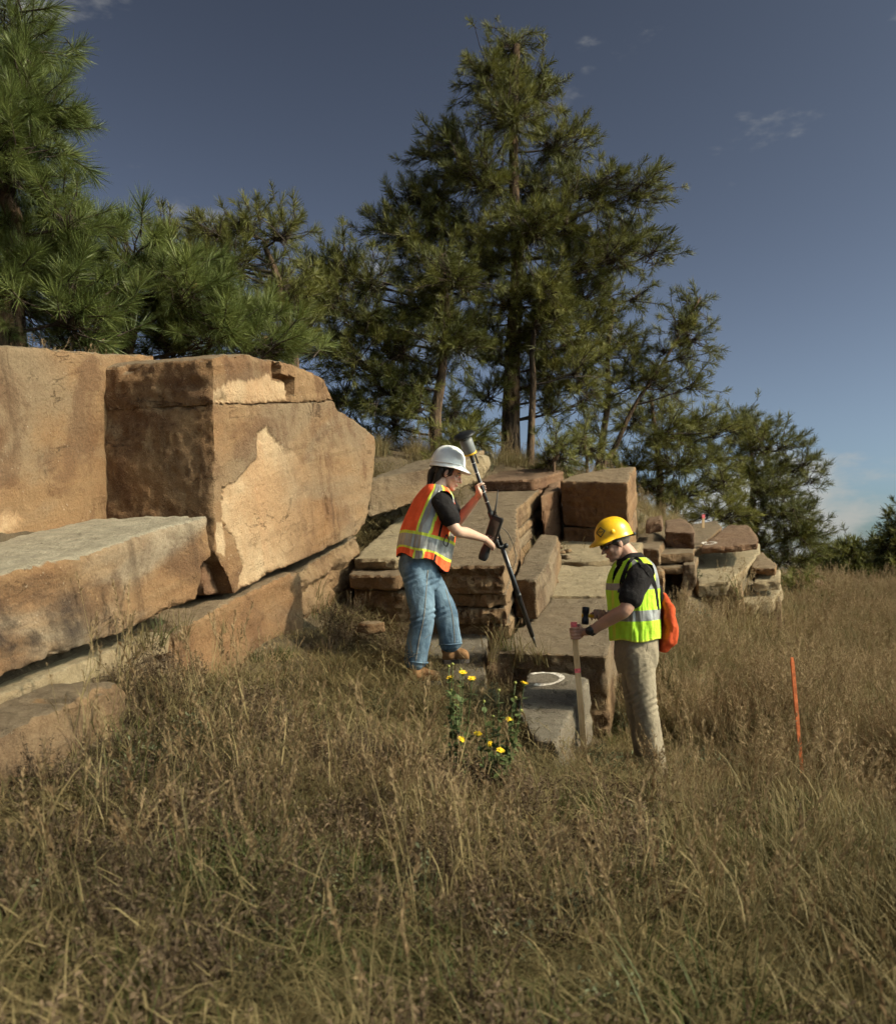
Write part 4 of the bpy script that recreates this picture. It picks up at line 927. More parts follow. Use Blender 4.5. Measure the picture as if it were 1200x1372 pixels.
# helmet, hair, face
CW = W(599.5, 624.5, .02); th = nrmz(hf*.985+up*.0); 
hat = hard_hat(CW, nrmz(A3([.98, -.10, -.16])), nrmz(np.cross(up, A3([.98, -.10, -.16]))), nrmz(np.cross(nrmz(A3([.98, -.10, -.16])), nrmz(np.cross(up, A3([.98, -.10, -.16]))))), M['hat_w'], woman, .046, .128, .108, .145, .005, .006)
hx = nrmz(A3([.98, -.10, -.16])); ly = nrmz(np.cross(up, hx)); hz = nrmz(np.cross(hx, ly))
for i in (-1, 0, 1):
    v, f = ell(CW+hz*.138+hx*(.012+.018*i)-ly*.030-hz*.0015*abs(i), hx*.0065, ly*.004, hz*.004, 8, 6); mobj('vent', v, f, M['blackp'], hat)
v, f = tube(curve([CW+hx*(.128+.004)*math.cos(t)+ly*(.108+.004)*math.sin(t)+hz*.012 for t in np.linspace(-2.9, -.4, 9)], 24), .0035, 6); mobj('rain_ridge', v, f, M['hat_w'], hat)
g = Geo(); g.add(*ell(HW-hf*.022+hh*.025, hf*.092, hl*.077, hh*.092)); limb(g, [HW-hf*.09+hh*.01, HW-hf*.115-hh*.05, HW-hf*.10-hh*.12, W(573, 668, .02)], [.035, .030, .022, .010]); limb(g, [HW+hf*.03-hl*.072+hh*.03, HW+hf*.018-hl*.077+hh*.0, HW+hf*.004-hl*.076-hh*.02], [.012, .011, .006]); limb(g, [HW-hf*.05-hl*.066, HW-hf*.055-hl*.06-hh*.07, HW-hf*.06-hl*.05-hh*.13], [.03, .025, .012])
A, N, Q = remesh(g.V, g.F, .006, 2); mobj('hair', A+N*(.004*fbm(A*A3([60, 60, 12]), 1, 3))[:, None], Q, M['hair_b'], woman)
for sgn in (-1, 1):
    v, f = ell(HW+(hf*.078+hl*.031*sgn+hh*.001)*.93, hf*.008, hl*.013, hh*.006, 10, 6); e = mobj('eye', v, f, M['eyew'], woman); v, f = ell(HW+(hf*.0845+hl*.031*sgn+hh*.0)*.93, hf*.004, hl*.006, hh*.006, 8, 6); mobj('iris', v, f, M['hair_b'], e)
    v, f = tube([HW+(hf*.088+hl*(.014)*sgn+hh*.020)*.93, HW+(hf*.088+hl*.032*sgn+hh*.026)*.93, HW+(hf*.075+hl*.05*sgn+hh*.020)*.93], [.003, .0035, .002], 6); mobj('eyebrow', v, f, M['hair_b'], woman)
v, f = ell(HW+(hf*.094-hh*.066)*.93, hf*.006, hl*.019, hh*.008, 10, 6); mobj('lips', v, f, M['lip'], woman)

# ---------------- antenna pole
pole = empty('survey_pole', pole_b); tag(pole, 'black survey pole with antenna on top and controller clamped halfway', 'survey pole')
def seg(a, b, r, mat, name, par=None, n=14): v, f = tube([a, b], r, n); return mobj(name, v, f, mat, par or pole)
mid = on_pole(690)
p1 = pole_b+pdir*.10
v, f = tube([pole_b-pdir*.012, pole_b+pdir*.05, p1], [.002, .010, .013], 12); mobj('tip', v, f, M['steel'], pole)
seg(p1, on_pole(730), .0185, M['carbon'], 'lower_tube'); seg(on_pole(800), on_pole(795), .0215, M['blackp'], 'collar')
tp = on_pole(608); seg(on_pole(732), tp, .0145, M['carbon'], 'upper_tube')
for q in range(5):
    c = on_pole(672-13*q); seg(c-pdir*.0018, c+pdir*.0018, .0148, M['silver'], 'graduation')
cl = on_pole(690); seg(cl-pdir*.045, cl+pdir*.03, .022, M['blackp'], 'height_clamp')
s1 = nrmz(np.cross(pdir, A3([0, 1, 0])))*-1; s2 = np.cross(pdir, s1)
for dz in (-.02, .012):
    v, f = box(cl+s1*.028+pdir*dz, s1*.012, s2*.014, pdir*.008); mobj('clamp_lever', v, f, M['blackp'], pole, smooth=False)
seg(on_pole(705)-pdir*.01, on_pole(705)+pdir*.01, .0175, M['silver'], 'joint_ring')
rec_b = on_pole(607); seg(rec_b-pdir*.006, rec_b+pdir*.006, .047, M['yellowp'], 'receiver_band', n=28)
v, f = tube([rec_b+pdir*.006, rec_b+pdir*.012, rec_b+pdir*.10, rec_b+pdir*.108], [.044, .046, .046, .040], 28); rc = mobj('receiver', v, f, M['greyp'], pole)
ft = rec_b+pdir*.108; v, f = tube([ft, ft+pdir*.018], .016, 14); mobj('antenna_neck', v, f, M['silver'], pole)
v, f = tube([ft+pdir*.016, ft+pdir*.022, ft+pdir*.034, ft+pdir*.046], [.055, .078, .074, .045], 32); mobj('antenna_disc', v, f, M['blackp'], pole)
seg(rec_b+s1*.03-pdir*.09, rec_b+s1*.03-pdir*.0, .0055, M['blackp'], 'radio_whip', n=8)
# controller
cc = on_pole(716)+A3([-.035, -.055, .03]); ca = nrmz(pdir*.72+A3([.55, -.1, .42])); cn = nrmz(A3([-.22, -.94, .22])); cn = nrmz(cn-ca*np.dot(cn, ca)); cb = np.cross(ca, cn)
g = Geo(); loft(g, [(cc-ca*.105, cb*.040, cn*.014), (cc-ca*.09, cb*.046, cn*.018), (cc+ca*.09, cb*.048, cn*.018), (cc+ca*.105, cb*.042, cn*.014)], 32, 5); co = g.obj('controller', M['blackp'], pole, sharp=40)
v, f = box(cc+cn*.0185+ca*.02, ca*.055, cb*.034, cn*.0012); mobj('screen', v, f, M['screen'], co, smooth=False)
for i in range(4):
    for j in range(3):
        v, f = box(cc+cn*.019-ca*(.05+.012*i)+cb*(.02*(j-1)), ca*.0038, cb*.006, cn*.0014); mobj('button', v, f, M['greyp'], co, smooth=False)
hb = cc-ca*.10; g = Geo(); loft(g, rings_interp([(hb, cb*.03, cn*.02), (hb-ca*.02-up*.03-A3([.02, 0, 0]), cb*.034, cn*.024), (hb-ca*.03-up*.075-A3([.035, 0, 0]), cb*.036, cn*.026), (hb-ca*.035-up*.095-A3([.042, 0, 0]), cb*.028, cn*.02)], 14), 24, 3); g.obj('battery_grip', M['blackp'], pole)
an = cc+ca*.10+cb*-.03; v, f = tube([an, an+ca*.03+up*.01, an+up*.10+A3([.02, 0, 0]), an+up*.19+A3([.03, 0, 0])], [.008, .007, .005, .003], 8); mobj('whip_antenna', v, f, M['blackp'], pole)
br = on_pole(733); v, f = tube([br, br+A3([-.03, -.03, .0]), cc-cn*.012-ca*.02], [.02, .014, .016], 10); mobj('bracket', v, f, M['blackp'], pole)
v, f = ell(br+A3([.028, -.008, .01]), A3([.018, 0, 0]), A3([0, .018, 0]), A3([0, 0, .02])); mobj('clamp_knob', v, f, M['blackp'], pole)
strap([cc-cb*.04+ca*.05, cc+A3([.10, 0, -.02]), br+A3([.10, 0, -.06]), br+A3([.075, 0, -.15]), br+A3([.03, 0, -.13])], .0022, M['blackp'], 'cable', pole)

# ---------------- man with stake and hammer
YM = 6.0
def P_(px, py, dy=0.0): return U(px, py, YM+dy)
mf, ml = nrmz((-.95, -.30, 0)), nrmz((.30, -.95, 0))
foot_n, foot_f = P_(882, 1052, -.10), P_(866, 1048, .12)
gm = float(ground(foot_n[0], foot_n[1])[0])
man = empty('person', (foot_n[0], YM, gm)); tag(man, 'person in yellow hard hat, lime safety vest and khaki trousers gripping a wooden stake', 'person')
ms = nrmz(P_(846, 750)-P_(852, 855)); ma = nrmz(mf-ms*np.dot(mf, ms))
g = Geo(); HM = P_(824, 727, 0); kf = nrmz(A3([-.90, -.14, -.40])); kl = nrmz(np.cross(up, kf)); kh = nrmz(np.cross(kf, kl))
head(g, HM, kf, kl, kh, .96)
limb(g, [P_(848, 756), P_(842, 745), HM-kf*.03-kh*.05], [.070, .062, .058])
loft(g, rings_interp([(P_(852, 870), ma*.10, ml*.14), (P_(851, 840), ma*.10, ml*.14), (P_(848, 800), ma*.11, ml*.155), (P_(847, 772), ma*.10, ml*.165), (P_(847, 757), ma*.07, ml*.10)], 18), 32)
st_t, st_b = P_(768.5, 836, -.02), P_(783, 1012, .03)
st_b = st_t+(st_b-st_t)*1.28
sdr = nrmz(st_t-st_b); lh = st_t-sdr*.062
sl, el, wl_ = P_(858, 768, -.19), P_(838, 816, -.25), P_(791, 846, -.09)
limb(g, [sl, (sl+el)/2, el, el*.68+wl_*.32, wl_], [.056, .053, .046, .047, .030])
grip_hand(g, wl_, lh, sdr, .019, A3([.85, -.45, 0]), A3([-.8, -.4, 0]), spread=.022)
sr, er, wr2 = P_(838, 768, .19), P_(835, 822, .28), P_(806, 828, .13)
limb(g, [sr, (sr+er)/2, er, er*.68+wr2*.32, wr2], [.054, .052, .046, .047, .030])
ham = P_(784, 825, .06); hd = nrmz(A3([1, .05, -.05])); hg = ham+hd*.095
grip_hand(g, wr2, hg, -hd, .015, A3([.0, .5, .75]), A3([0, -.9, .1]), spread=.022)
for P in ([P_(852, 875, -.09), P_(862, 940, -.10), P_(880, 1030, -.10)], [P_(848, 875, .09), P_(852, 945, .11), P_(868, 1030, .12)]): limb(g, P, [.08, .06, .045])
body_obj(g, 'body', M['skin_m'], man)
g = Geo(); loft(g, rings_interp([(P_(852, 850), ma*.128, ml*.165), (P_(852, 865), ma*.134, ml*.172), (P_(852, 882), ma*.132, ml*.172), (P_(851, 900), ma*.105, ml*.15)], 16), 40)
limb(g, [P_(854, 878, -.085), P_(858, 908, -.095), P_(863, 942, -.10), P_(872, 990, -.10), P_(881, 1038, -.10)], [.103, .092, .078, .073, .069], 24, 30)
limb(g, [P_(849, 878, .085), P_(850, 908, .10), P_(853, 942, .11), P_(861, 990, .115), P_(868, 1038, .12)], [.102, .090, .078, .072, .068], 24, 30)
def kneem(A):
    px = proj(A); r_ = 0*px[:, 0]
    for (a, b, s, am) in ((866, 945, 12, .007), (856, 900, 10, .006), (878, 1024, 10, .004), (850, 935, 10, .006), (838, 880, 8, .005)):
        w = np.exp(-(((px[:, 0]-a)/18)**2+((px[:, 1]-b)/s)**2)); r_ = r_+am*w*np.sin((px[:, 1]-b+(px[:, 0]-a)*.6)*.7)
    return r_
tro = fabric_obj(g, 'trousers', M['khaki'], man, .0075, .0065, (14, 14, 6), 5, 2, kneem)
strap([P_(868, 858, -.165), P_(866, 872, -.175), P_(856, 882, -.185)], .003, M['khaki'], 'pocket_seam', man)
g0 = float(ground(*foot_n[:2])[0]); g1 = float(ground(*foot_f[:2])[0])
hn, hfr = A3([P_(893, 1050, -.10)[0], YM-.10, g0]), A3([P_(880, 1050, .12)[0], YM+.12, g1])
boot(man, hn, hn+A3([-.28, -.06, 0]), P_(882, 1038, -.10), Wd=.054); boot(man, hfr, hfr+A3([-.28, -.04, 0]), P_(869, 1036, .12), Wd=.054)
g = Geo(); loft(g, rings_interp([(P_(851, 852), ma*.125, ml*.165), (P_(849, 815), ma*.13, ml*.175), (P_(847, 785), ma*.128, ml*.190), (P_(847, 768), ma*.112, ml*.185), (P_(846.5, 756), ma*.085, ml*.12), (P_(845, 747), ma*.068, ml*.075)], 24), 40)
for a, b, t in ((sl, el, .66), (sr, er, .62)):
    e = a+(b-a)*t; limb(g, [a+(P_(847, 782)-a)*.4, a-up*.014, (a+e)/2, e], [.078, .078, .079, .080], 20, 16)
fabric_obj(g, 'polo_shirt', M['black_cloth'], man, .0075, .006, (14, 14, 9), 6)
g = Geo()                                  # turned down collar
V = []; Fc = []; n = 40
for i, (r_, dz) in enumerate(((.062, .022), (.070, .026), (.084, .006), (.094, -.018), (.088, -.02), (.07, .0))):
    for q in range(n):
        t = 2*math.pi*q/n; op = max(0, math.cos(t))**4
        V.append(P_(844.5, 746)+ma*math.cos(t)*r_*1.05+ml*math.sin(t)*r_+ms*(dz-.035*op))
for i in range(5):
    for q in range(n): Fc.append((i*n+q, i*n+(q+1) % n, (i+1)*n+(q+1) % n, (i+1)*n+q))
g.add(V, Fc); g.obj('collar', M['black_cloth'], man)
VM = [(P_(851, 856), ma*.150, ml*.185), (P_(850, 835), ma*.150, ml*.19), (P_(848, 808), ma*.147, ml*.195), (P_(847, 786), ma*.146, ml*.205), (P_(847, 770), ma*.130, ml*.208), (P_(847.5, 757), ma*.102, ml*.185), (P_(847, 748), ma*.080, ml*.100)]
def pick_m(t, th):
    th2 = th if th <= 180 else 360-th
    if .55 < t < .86 and abs(th2-86) < 28*min(1, (t-.55)/.14)*min(1, (.86-t)/.05): return None
    if th2 < 16*max(0, (t-.55)/.45)+.5 and t > .55: return None
    if .20 < t < .285 or .47 < t < .555: return 1
    x = abs(th2-125)
    if t >= .555 and x < 11: return 1
    if t >= .555 and abs(th2-52) < 9: return 1
    if t < .02 or t > .98: return 2
    if .53 < t < .875 and abs(th2-86) < 32*min(1, (t-.53)/.14)*min(1, (.875-t)/.05): return 2
    if th2 < 3: return 2
    return 0
vm = vest_mesh('safety_vest', VM, man, pick_m, mats=[M['lime'], M['tape'], M['yellowtrim']], wav=.006, hemdrop=lambda th: .008*np.sin(th*4), seed=4)
yx = nrmz(A3([-.955, -.16, -.27])); yy = nrmz(np.cross(up, yx)); yz = nrmz(np.cross(yx, yy)); CM = P_(821.5, 718, 0)
hat2 = hard_hat(CM, yx, yy, yz, M['hat_y'], man, .050, .126, .108, .125, .004, .008)
def hat_pt(t, e):
    r_ = 1/math.sqrt((math.cos(t)/.126)**2+(math.sin(t)/.108)**2)*math.cos(R(e))**.86
    return CM+yx*math.cos(t)*r_+yy*math.sin(t)*r_+yz*.125*math.sin(R(e))**.92
g = Geo(); t0, e0 = .50, 22                # diamond sticker on the side of the shell
dm = [(0, 15), (.30, 0), (0, -15), (-.30, 0)]
pts = []
for i in range(4):
    a, b = dm[i], dm[(i+1) % 4]
    for q in range(8): pts.append((t0+(a[0]+(b[0]-a[0])*q/8), e0+(a[1]+(b[1]-a[1])*q/8)))
out = lambda p: p+nrmz(p-CM)*.0022
v, f = tube([out(hat_pt(*q)) for q in pts]+[out(hat_pt(*pts[0]))], .0032, 5, False); g.add(v, f)
v, f = tube([out(hat_pt(t0+s, e0+z)) for s, z in ((-.17, -1), (-.06, 2), (.06, -2), (.17, 1))], .0026, 5, False); g.add(v, f); g.obj('diamond_sticker', M['blackp'], hat2)
for t in (1.25,):
    v, f = ell(hat_pt(t, 14)+yy*.002, yx*.016, yy*.008, yz*.016); mobj('accessory_slot', v, f, M['hat_y'], hat2)
v, f = tube(curve([CM-yx*.12+yy*.05-yz*.02, CM-yx*.145-yz*.025, CM-yx*.12-yy*.05-yz*.02], 12), .012, 8); mobj('ratchet_band', v, f, M['blackp'], hat2)
g = Geo(); g.add(*ell(HM-kf*.02+kh*.025, kf*.092, kl*.0785, kh*.09)); A, N, Q = remesh(g.V, g.F, .006, 1); mobj('hair', A, Q, M['hair_g'], man)
gl = empty('tmp', (0, 0, 0)); bpy.data.objects.remove(gl)
g = Geo()
for sgn in (-1, 1):
    v, f = ell(HM+(kf*.092+kl*.034*sgn+kh*.004)*.96, kf*.012+kl*sgn*-.006, kl*.032, kh*.019, 14, 8); g.add(v, f)
    v, f = tube([HM+(kf*.085+kl*.062*sgn+kh*.010)*.96, HM+(kf*.04+kl*.079*sgn+kh*.012)*.96, HM+(kl*.083*sgn+kh*.010-kf*.01)*.96], .0042, 6); g.add(v, f)
v, f = tube([HM+(kf*.102+kl*.02+kh*.008)*.96, HM+(kf*.102-kl*.02+kh*.008)*.96], .004, 6); g.add(v, f)
g.obj('sunglasses', M['lens'], man)
v, f = ell(HM+(kf*.094-kh*.066)*.96, kf*.006, kl*.019, kh*.007, 10, 6); mobj('lips', v, f, M['lip'], man)
# wrist watch
wd = nrmz(wl_-el); wc = wl_-wd*.012; a = nrmz(np.cross(wd, A3([0, 0, 1]))); b = np.cross(wd, a)
v, f = tube([wc-wd*.014, wc+wd*.014], .0355, 24); wt = mobj('watch_strap', v, f, M['blackp'], man)
tow = nrmz(A3([.1, -.85, .35])); tow = nrmz(tow-wd*np.dot(tow, wd)); v, f = tube([wc+tow*.026, wc+tow*.044], [.029, .026], 20); mobj('watch_face', v, f, M['blackp'], wt)
# stake
stake = empty('wooden_stake', (st_b[0], st_b[1], float(ground(st_b[0], st_b[1])[0]))); tag(stake, 'pale wooden stake with pink painted top held by the person in lime vest', 'stake')
sa = nrmz(np.cross(sdr, A3([.25, 1, 0]))); sb = np.cross(sdr, sa); Ls = np.linalg.norm(st_t-st_b)
def lath(a, b, mat, name, wx=.0185, wy=.011, par=stake):
    v, f = box((a+b)/2, sa*wx, sb*wy, (b-a)/2); return mobj(name, v, f, mat, par, smooth=False)
lath(st_b, st_t-sdr*.02, M['lath'], 'shaft'); lath(st_t-sdr*.021, st_t+sdr*.012, M['pinkpaint'], 'painted_top', .0195, .012)
pb = st_t-sdr*.30; lath(pb, pb-sdr*.03, M['pinkpaint'], 'paint_band', .0190, .0115)
# hammer
hm = empty('hammer', ham-up*.06); tag(hm, 'black club hammer with yellow handle held above the wooden stake', 'hammer')
hv = nrmz(A3([.04, 0, 1])-hd*np.dot(A3([.04, 0, 1]), hd)); hw = np.cross(hd, hv); g = Geo()
loft(g, [(ham-hv*.060, hd*.019, hw*.019), (ham-hv*.055, hd*.023, hw*.023), (ham-hv*.022, hd*.023, hw*.023), (ham-hv*.014, hd*.019, hw*.019), (ham+hv*.014, hd*.019, hw*.019), (ham+hv*.022, hd*.023, hw*.023), (ham+hv*.055, hd*.023, hw*.023), (ham+hv*.060, hd*.019, hw*.019)], 24, 4); g.obj('head', M['steel'], hm, sharp=40)
v, f = tube([ham-hd*.024, ham+hd*.06], [.0125, .0125], 12); mobj('handle', v, f, M['yellowp'], hm); v, f = tube([ham+hd*.058, ham+hd*.10, ham+hd*.2, ham+hd*.21], [.0145, .0145, .016, .013], 12); mobj('handle_grip', v, f, M['blackp'], hm)
# backpack
bp0 = P_(888, 828, -.02); bpk = empty('backpack', P_(886, 868, -.02)); tag(bpk, 'orange red backpack with black straps on the back of the lime vest', 'backpack')
g = Geo(); bk = -ma
loft(g, rings_interp([(P_(884, 871, .0), ma*.018, ml*.07), (P_(887.5, 860, .0), ma*.050, ml*.115), (P_(891, 845, .0), ma*.056, ml*.135), (P_(889.5, 832, .0), ma*.046, ml*.135), (P_(886, 812, .0), ma*.034, ml*.12), (P_(882, 795, .0), ma*.016, ml*.08)], 22), 32, 3.6)
fabric_obj(g, 'bag', M['pack'], bpk, .008, .014, (16, 16, 9), 9)
def band(P, w, nrm, mat, name, par, th=.004):
    c = curve(P, 30); T, _, _ = frames(c); g = Geo(); V = []; Fc = []
    for i, p in enumerate(c):
        nn_ = nrmz(A3(nrm(p))); s = nrmz(np.cross(T[i], nn_)); V += [p-s*w-nn_*th, p+s*w-nn_*th, p+s*w+nn_*th, p-s*w+nn_*th]
    for i in range(len(c)-1):
        for q in range(4): Fc.append((i*4+q, i*4+(q+1) % 4, i*4+4+(q+1) % 4, i*4+4+q))
    Fc += [(3, 2, 1, 0), tuple(len(V)-4+q for q in range(4))]; g.add(V, Fc); return g.obj(name, mat, par, smooth=False)
spc = lambda p: p-(P_(848, 790)+ms*np.dot(p-P_(848, 790), ms))
trees_m = [BV_['safety_vest'+man.name], BV_['polo_shirt'+man.name]]
for pts in ([(880.5, 818), (879, 802), (876, 786), (871, 771), (863, 760), (855, 752), (848, 748)], [(848, 749), (842, 757), (837, 768), (833, 780), (830, 795)]):
    q = [cast(trees_m, a, b) for a, b in curve([(x, y, 0) for x, y in pts], 26)[:, :2]]; q = [p+A3([.0, -.006, .003]) for p in q if p is not None]
    if len(q) > 4: band(q[::2]+[q[-1]], .017, spc, M['black_cloth'], 'shoulder_strap', bpk)
band([P_(880, 812, .10), P_(875, 786, .15), P_(866, 757, .15), P_(852, 748, .14), P_(836, 762, .17), P_(828, 795, .16)], .017, spc, M['black_cloth'], 'shoulder_strap', bpk)
band([P_(881, 818, -.06), P_(884, 800, -.06), P_(882, 786, -.05)], .030, lambda p: bk, M['black_cloth'], 'top_flap', bpk, .008)
# red field stake, small pin flag stake
sx = U(1078, 1052, 5.9); sx[2] = float(ground(sx[0], sx[1])[0])-.1; stp = U(1061, 886, 5.9)
rs = empty('marker_stake', (sx[0], sx[1], sx[2]+.1)); tag(rs, 'thin weathered orange red stake leaning in the tall meadow grass', 'stake'); rd = nrmz(stp-sx)
v, f = box((sx+stp)/2, nrmz(np.cross(rd, A3([0, 1, 0])))*.011, A3([0, .008, 0]), (stp-sx)/2); mobj('shaft', v, f, M['rustpaint'], rs, smooth=False)
v, f = box(stp+rd*.012, nrmz(np.cross(rd, A3([0, 1, 0])))*.0085, A3([0, .006, 0]), rd*.012); mobj('chamfered_top', v, f, M['rustpaint'], rs, smooth=False)
q0 = U(941.5, 700, 13.9); q1 = U(942, 692, 13.9); ss = empty('marker_stake', q0); tag(ss, 'short pink topped stake stub above the reddish thin slab', 'stake')
v, f = box((q0+q1)/2-A3([0, 0, .10]), A3([.018, 0, 0]), A3([0, .012, 0]), A3([0, 0, .17])); mobj('shaft', v, f, M['lath'], ss, smooth=False); v, f = box(q1, A3([.021, 0, 0]), A3([0, .014, 0]), A3([0, 0, .03])); mobj('painted_top', v, f, M['pinkpaint'], ss, smooth=False)
# ------------------------------------------------------------------ grasses and weeds
M['straw'] = leaf_mat('dry_grass', (0.062, 0.054, 0.02), (0.38, 0.29, 0.14), 0.3, 0.7)
M['green'] = leaf_mat('green_grass', (0.045, 0.062, 0.016), (0.125, 0.14, 0.04), 0.3, 0.55)
M['seed'] = leaf_mat('seed_heads', (0.17, 0.105, 0.05), (0.36, 0.26, 0.145), 0.3, 0.8)
M['deadweed'] = leaf_mat('dead_weed', (0.06, 0.042, 0.026), (0.17, 0.115, 0.068), 0.15, 0.9)
M['sage'] = leaf_mat('sage_leaf', (0.10, 0.115, 0.06), (0.19, 0.20, 0.115), 0.2, 0.8)
def blade(g, base, az, h, w, lean, curl, m, r, seg=5):
    d = np.array([math.cos(az), math.sin(az), 0]); s = np.array([-math.sin(az), math.cos(az), 0]); V = []; Fc = []
    tw = r.uniform(-.9, .9)
    for i in range(seg+1):
        t = i/seg; out = lean*t+curl*t**2.4; p = base+d*h*out+np.array([0, 0, h*(t-.55*max(0, curl)*t**2.6)])
        ww = w*(1-t**1.6)+.0004; sd = s*math.cos(tw*t)+d*math.sin(tw*t); V += [p-sd*ww, p+sd*ww]
    for i in range(seg): Fc.append((2*i, 2*i+1, 2*i+3, 2*i+2))
    g.add(V, Fc, m)
def clump_blades(seed, n, h, spread, w, mats, curl=(.0, .8)):
    r = np.random.default_rng(seed); g = Geo()
    for i in range(n):
        a = r.random()*6.283; q = spread*math.sqrt(r.random()); b = np.array([math.cos(a)*q, math.sin(a)*q, -.02])
        blade(g, b, a+r.normal(0, .8), h*r.uniform(.45, 1.1), w*r.uniform(.6, 1.2), r.uniform(.02, .4), r.uniform(*curl), int(r.random() < .25), r)
    return g
def clump_stalks(seed, n, h, spread, head='panicle'):
    r = np.random.default_rng(seed); g = Geo()
    for i in range(n):
        a = r.random()*6.283; q = spread*math.sqrt(r.random()); az = r.random()*6.283; hh = h*r.uniform(.65, 1.1); ln = r.uniform(.05, .3)
        P = [np.array([math.cos(a)*q+math.cos(az)*hh*ln*t**1.8, math.sin(a)*q+math.sin(az)*hh*ln*t**1.8, hh*t-.02]) for t in np.linspace(0, 1, 6)]
        v, f = tube(P, [.0016, .0015, .0014, .0012, .001, .0008], 3, False); g.add(v, f, 0)
        top_, dr = P[-1], nrmz(P[-1]-P[-2])
        for k2 in range(26 if head == 'panicle' else 34):
            t = r.random(); c0 = P[-1]-dr*hh*.24*t
            dd = nrmz(dr*1.1+r.normal(size=3)*(.75 if head == 'panicle' else .35)); ln2 = hh*(.05*(.4+t)) if head == 'panicle' else .018
            e = c0+dd*ln2; sd = nrmz(np.cross(dd, r.normal(size=3)))*.0022
            g.add([c0, e-dd*.009+sd, e+dd*.004, e-dd*.009-sd], [(0, 1, 2, 3)], 1)
        for k2 in range(2):
            t = r.uniform(.1, .5); b = P[int(t*5)]; blade(g, b, r.random()*6.283, hh*.4, .0022, .35, .5, 0, r, 4)
    return g
def clump_weed(seed, n, h, leaf):
    r = np.random.default_rng(seed); g = Geo()
    for i in range(n):
        az = r.random()*6.283; hh = h*r.uniform(.6, 1.1); ln = r.uniform(.1, .6)
        P = [np.array([math.cos(az)*hh*ln*t, math.sin(az)*hh*ln*t, hh*t-.02]) for t in np.linspace(0, 1, 5)]
        v, f = tube(P, [.003, .0026, .002, .0015, .001], 3, False); g.add(v, f, 0)
        for k2 in range(14):
            t = r.uniform(.2, 1); c0 = P[0]+(P[-1]-P[0])*t; dd = nrmz(r.normal(size=3)+np.array([0, 0, .5])); L = leaf*r.uniform(.5, 1.2)
            sd = nrmz(np.cross(dd, r.normal(size=3)))*L*.16; g.add([c0, c0+dd*L*.5+sd, c0+dd*L-np.array([0, 0, L*.2]), c0+dd*L*.5-sd], [(0, 1, 2, 3)], 1)
    return g
def clump_thatch(seed, n, rad):
    r = np.random.default_rng(seed); g = Geo()
    for i in range(n):
        c0 = np.append(r.normal(size=2)*rad*.6, r.uniform(0, .05)); az = r.random()*6.283; L = r.uniform(.06, .2); d = np.array([math.cos(az), math.sin(az), r.uniform(-.1, .5)])
        s = np.array([-math.sin(az), math.cos(az), 0])*.0018; m = c0+d*L*.5+np.array([0, 0, .02]); e = c0+d*L
        g.add([c0-s, c0+s, m+s, m-s, e], [(0, 1, 2, 3), (3, 2, 4)], 0)
    return g
def patch(fn, seeds, k, rad):            # several clumps growing together
    out = Geo(); r = np.random.default_rng(seeds)
    for i in range(k):
        g = fn(seeds*37+i); a = r.random()*6.283; q = rad*math.sqrt(r.random()); c, s_ = math.cos(a*3), math.sin(a*3); sc = r.uniform(.7, 1.15)
        V = np.array(g.V); V = np.stack([(V[:, 0]*c-V[:, 1]*s_)*sc+q*math.cos(a), (V[:, 0]*s_+V[:, 1]*c)*sc+q*math.sin(a), V[:, 2]*sc], 1)
        b = len(out.V); out.V.extend(map(tuple, V)); out.F.extend(tuple(x+b for x in f) for f in g.F); out.M.extend(g.M)
    return out
S_DRY = [src('dry_clump', patch(lambda q: clump_blades(q, 22, .42, .07, .0028, None), s+1, 6, .24), [M['straw'], M['straw']]) for s in range(5)]
S_GRN = [src('green_clump', patch(lambda q: clump_blades(q+900, 20, .36, .06, .0034, None, (.1, .9)), s+1, 5, .2), [M['green'], M['straw']]) for s in range(4)]
S_STK = [src('stalk_clump', patch(lambda q: clump_stalks(q, 5, .62, .08), s+1, 4, .22), [M['straw'], M['seed']]) for s in range(4)]
S_SPK = [src('spike_clump', clump_stalks(s+9, 5, .5, .08, 'spike'), [M['straw'], M['seed']]) for s in range(2)]
S_WEED = [src('dead_weed', patch(lambda q: clump_weed(q, 6, .3, .03), s+1, 4, .2), [M['deadweed'], M['deadweed']]) for s in range(3)]
S_SAGE = [src('sage_weed', patch(lambda q: clump_weed(q+70, 8, .22, .035), s+1, 3, .14), [M['deadweed'], M['sage']]) for s in range(3)]
S_THT = [src('thatch', clump_thatch(s, 260, .34), [M['straw']]) for s in range(3)]
RB_TOP = RBVH
def free(x, y, z, clear=.0):
    h = RBVH.ray_cast(Vector((x, y, z+6)), Vector((0, 0, -1)))
    return h[0] is None or h[0].z < z+clear
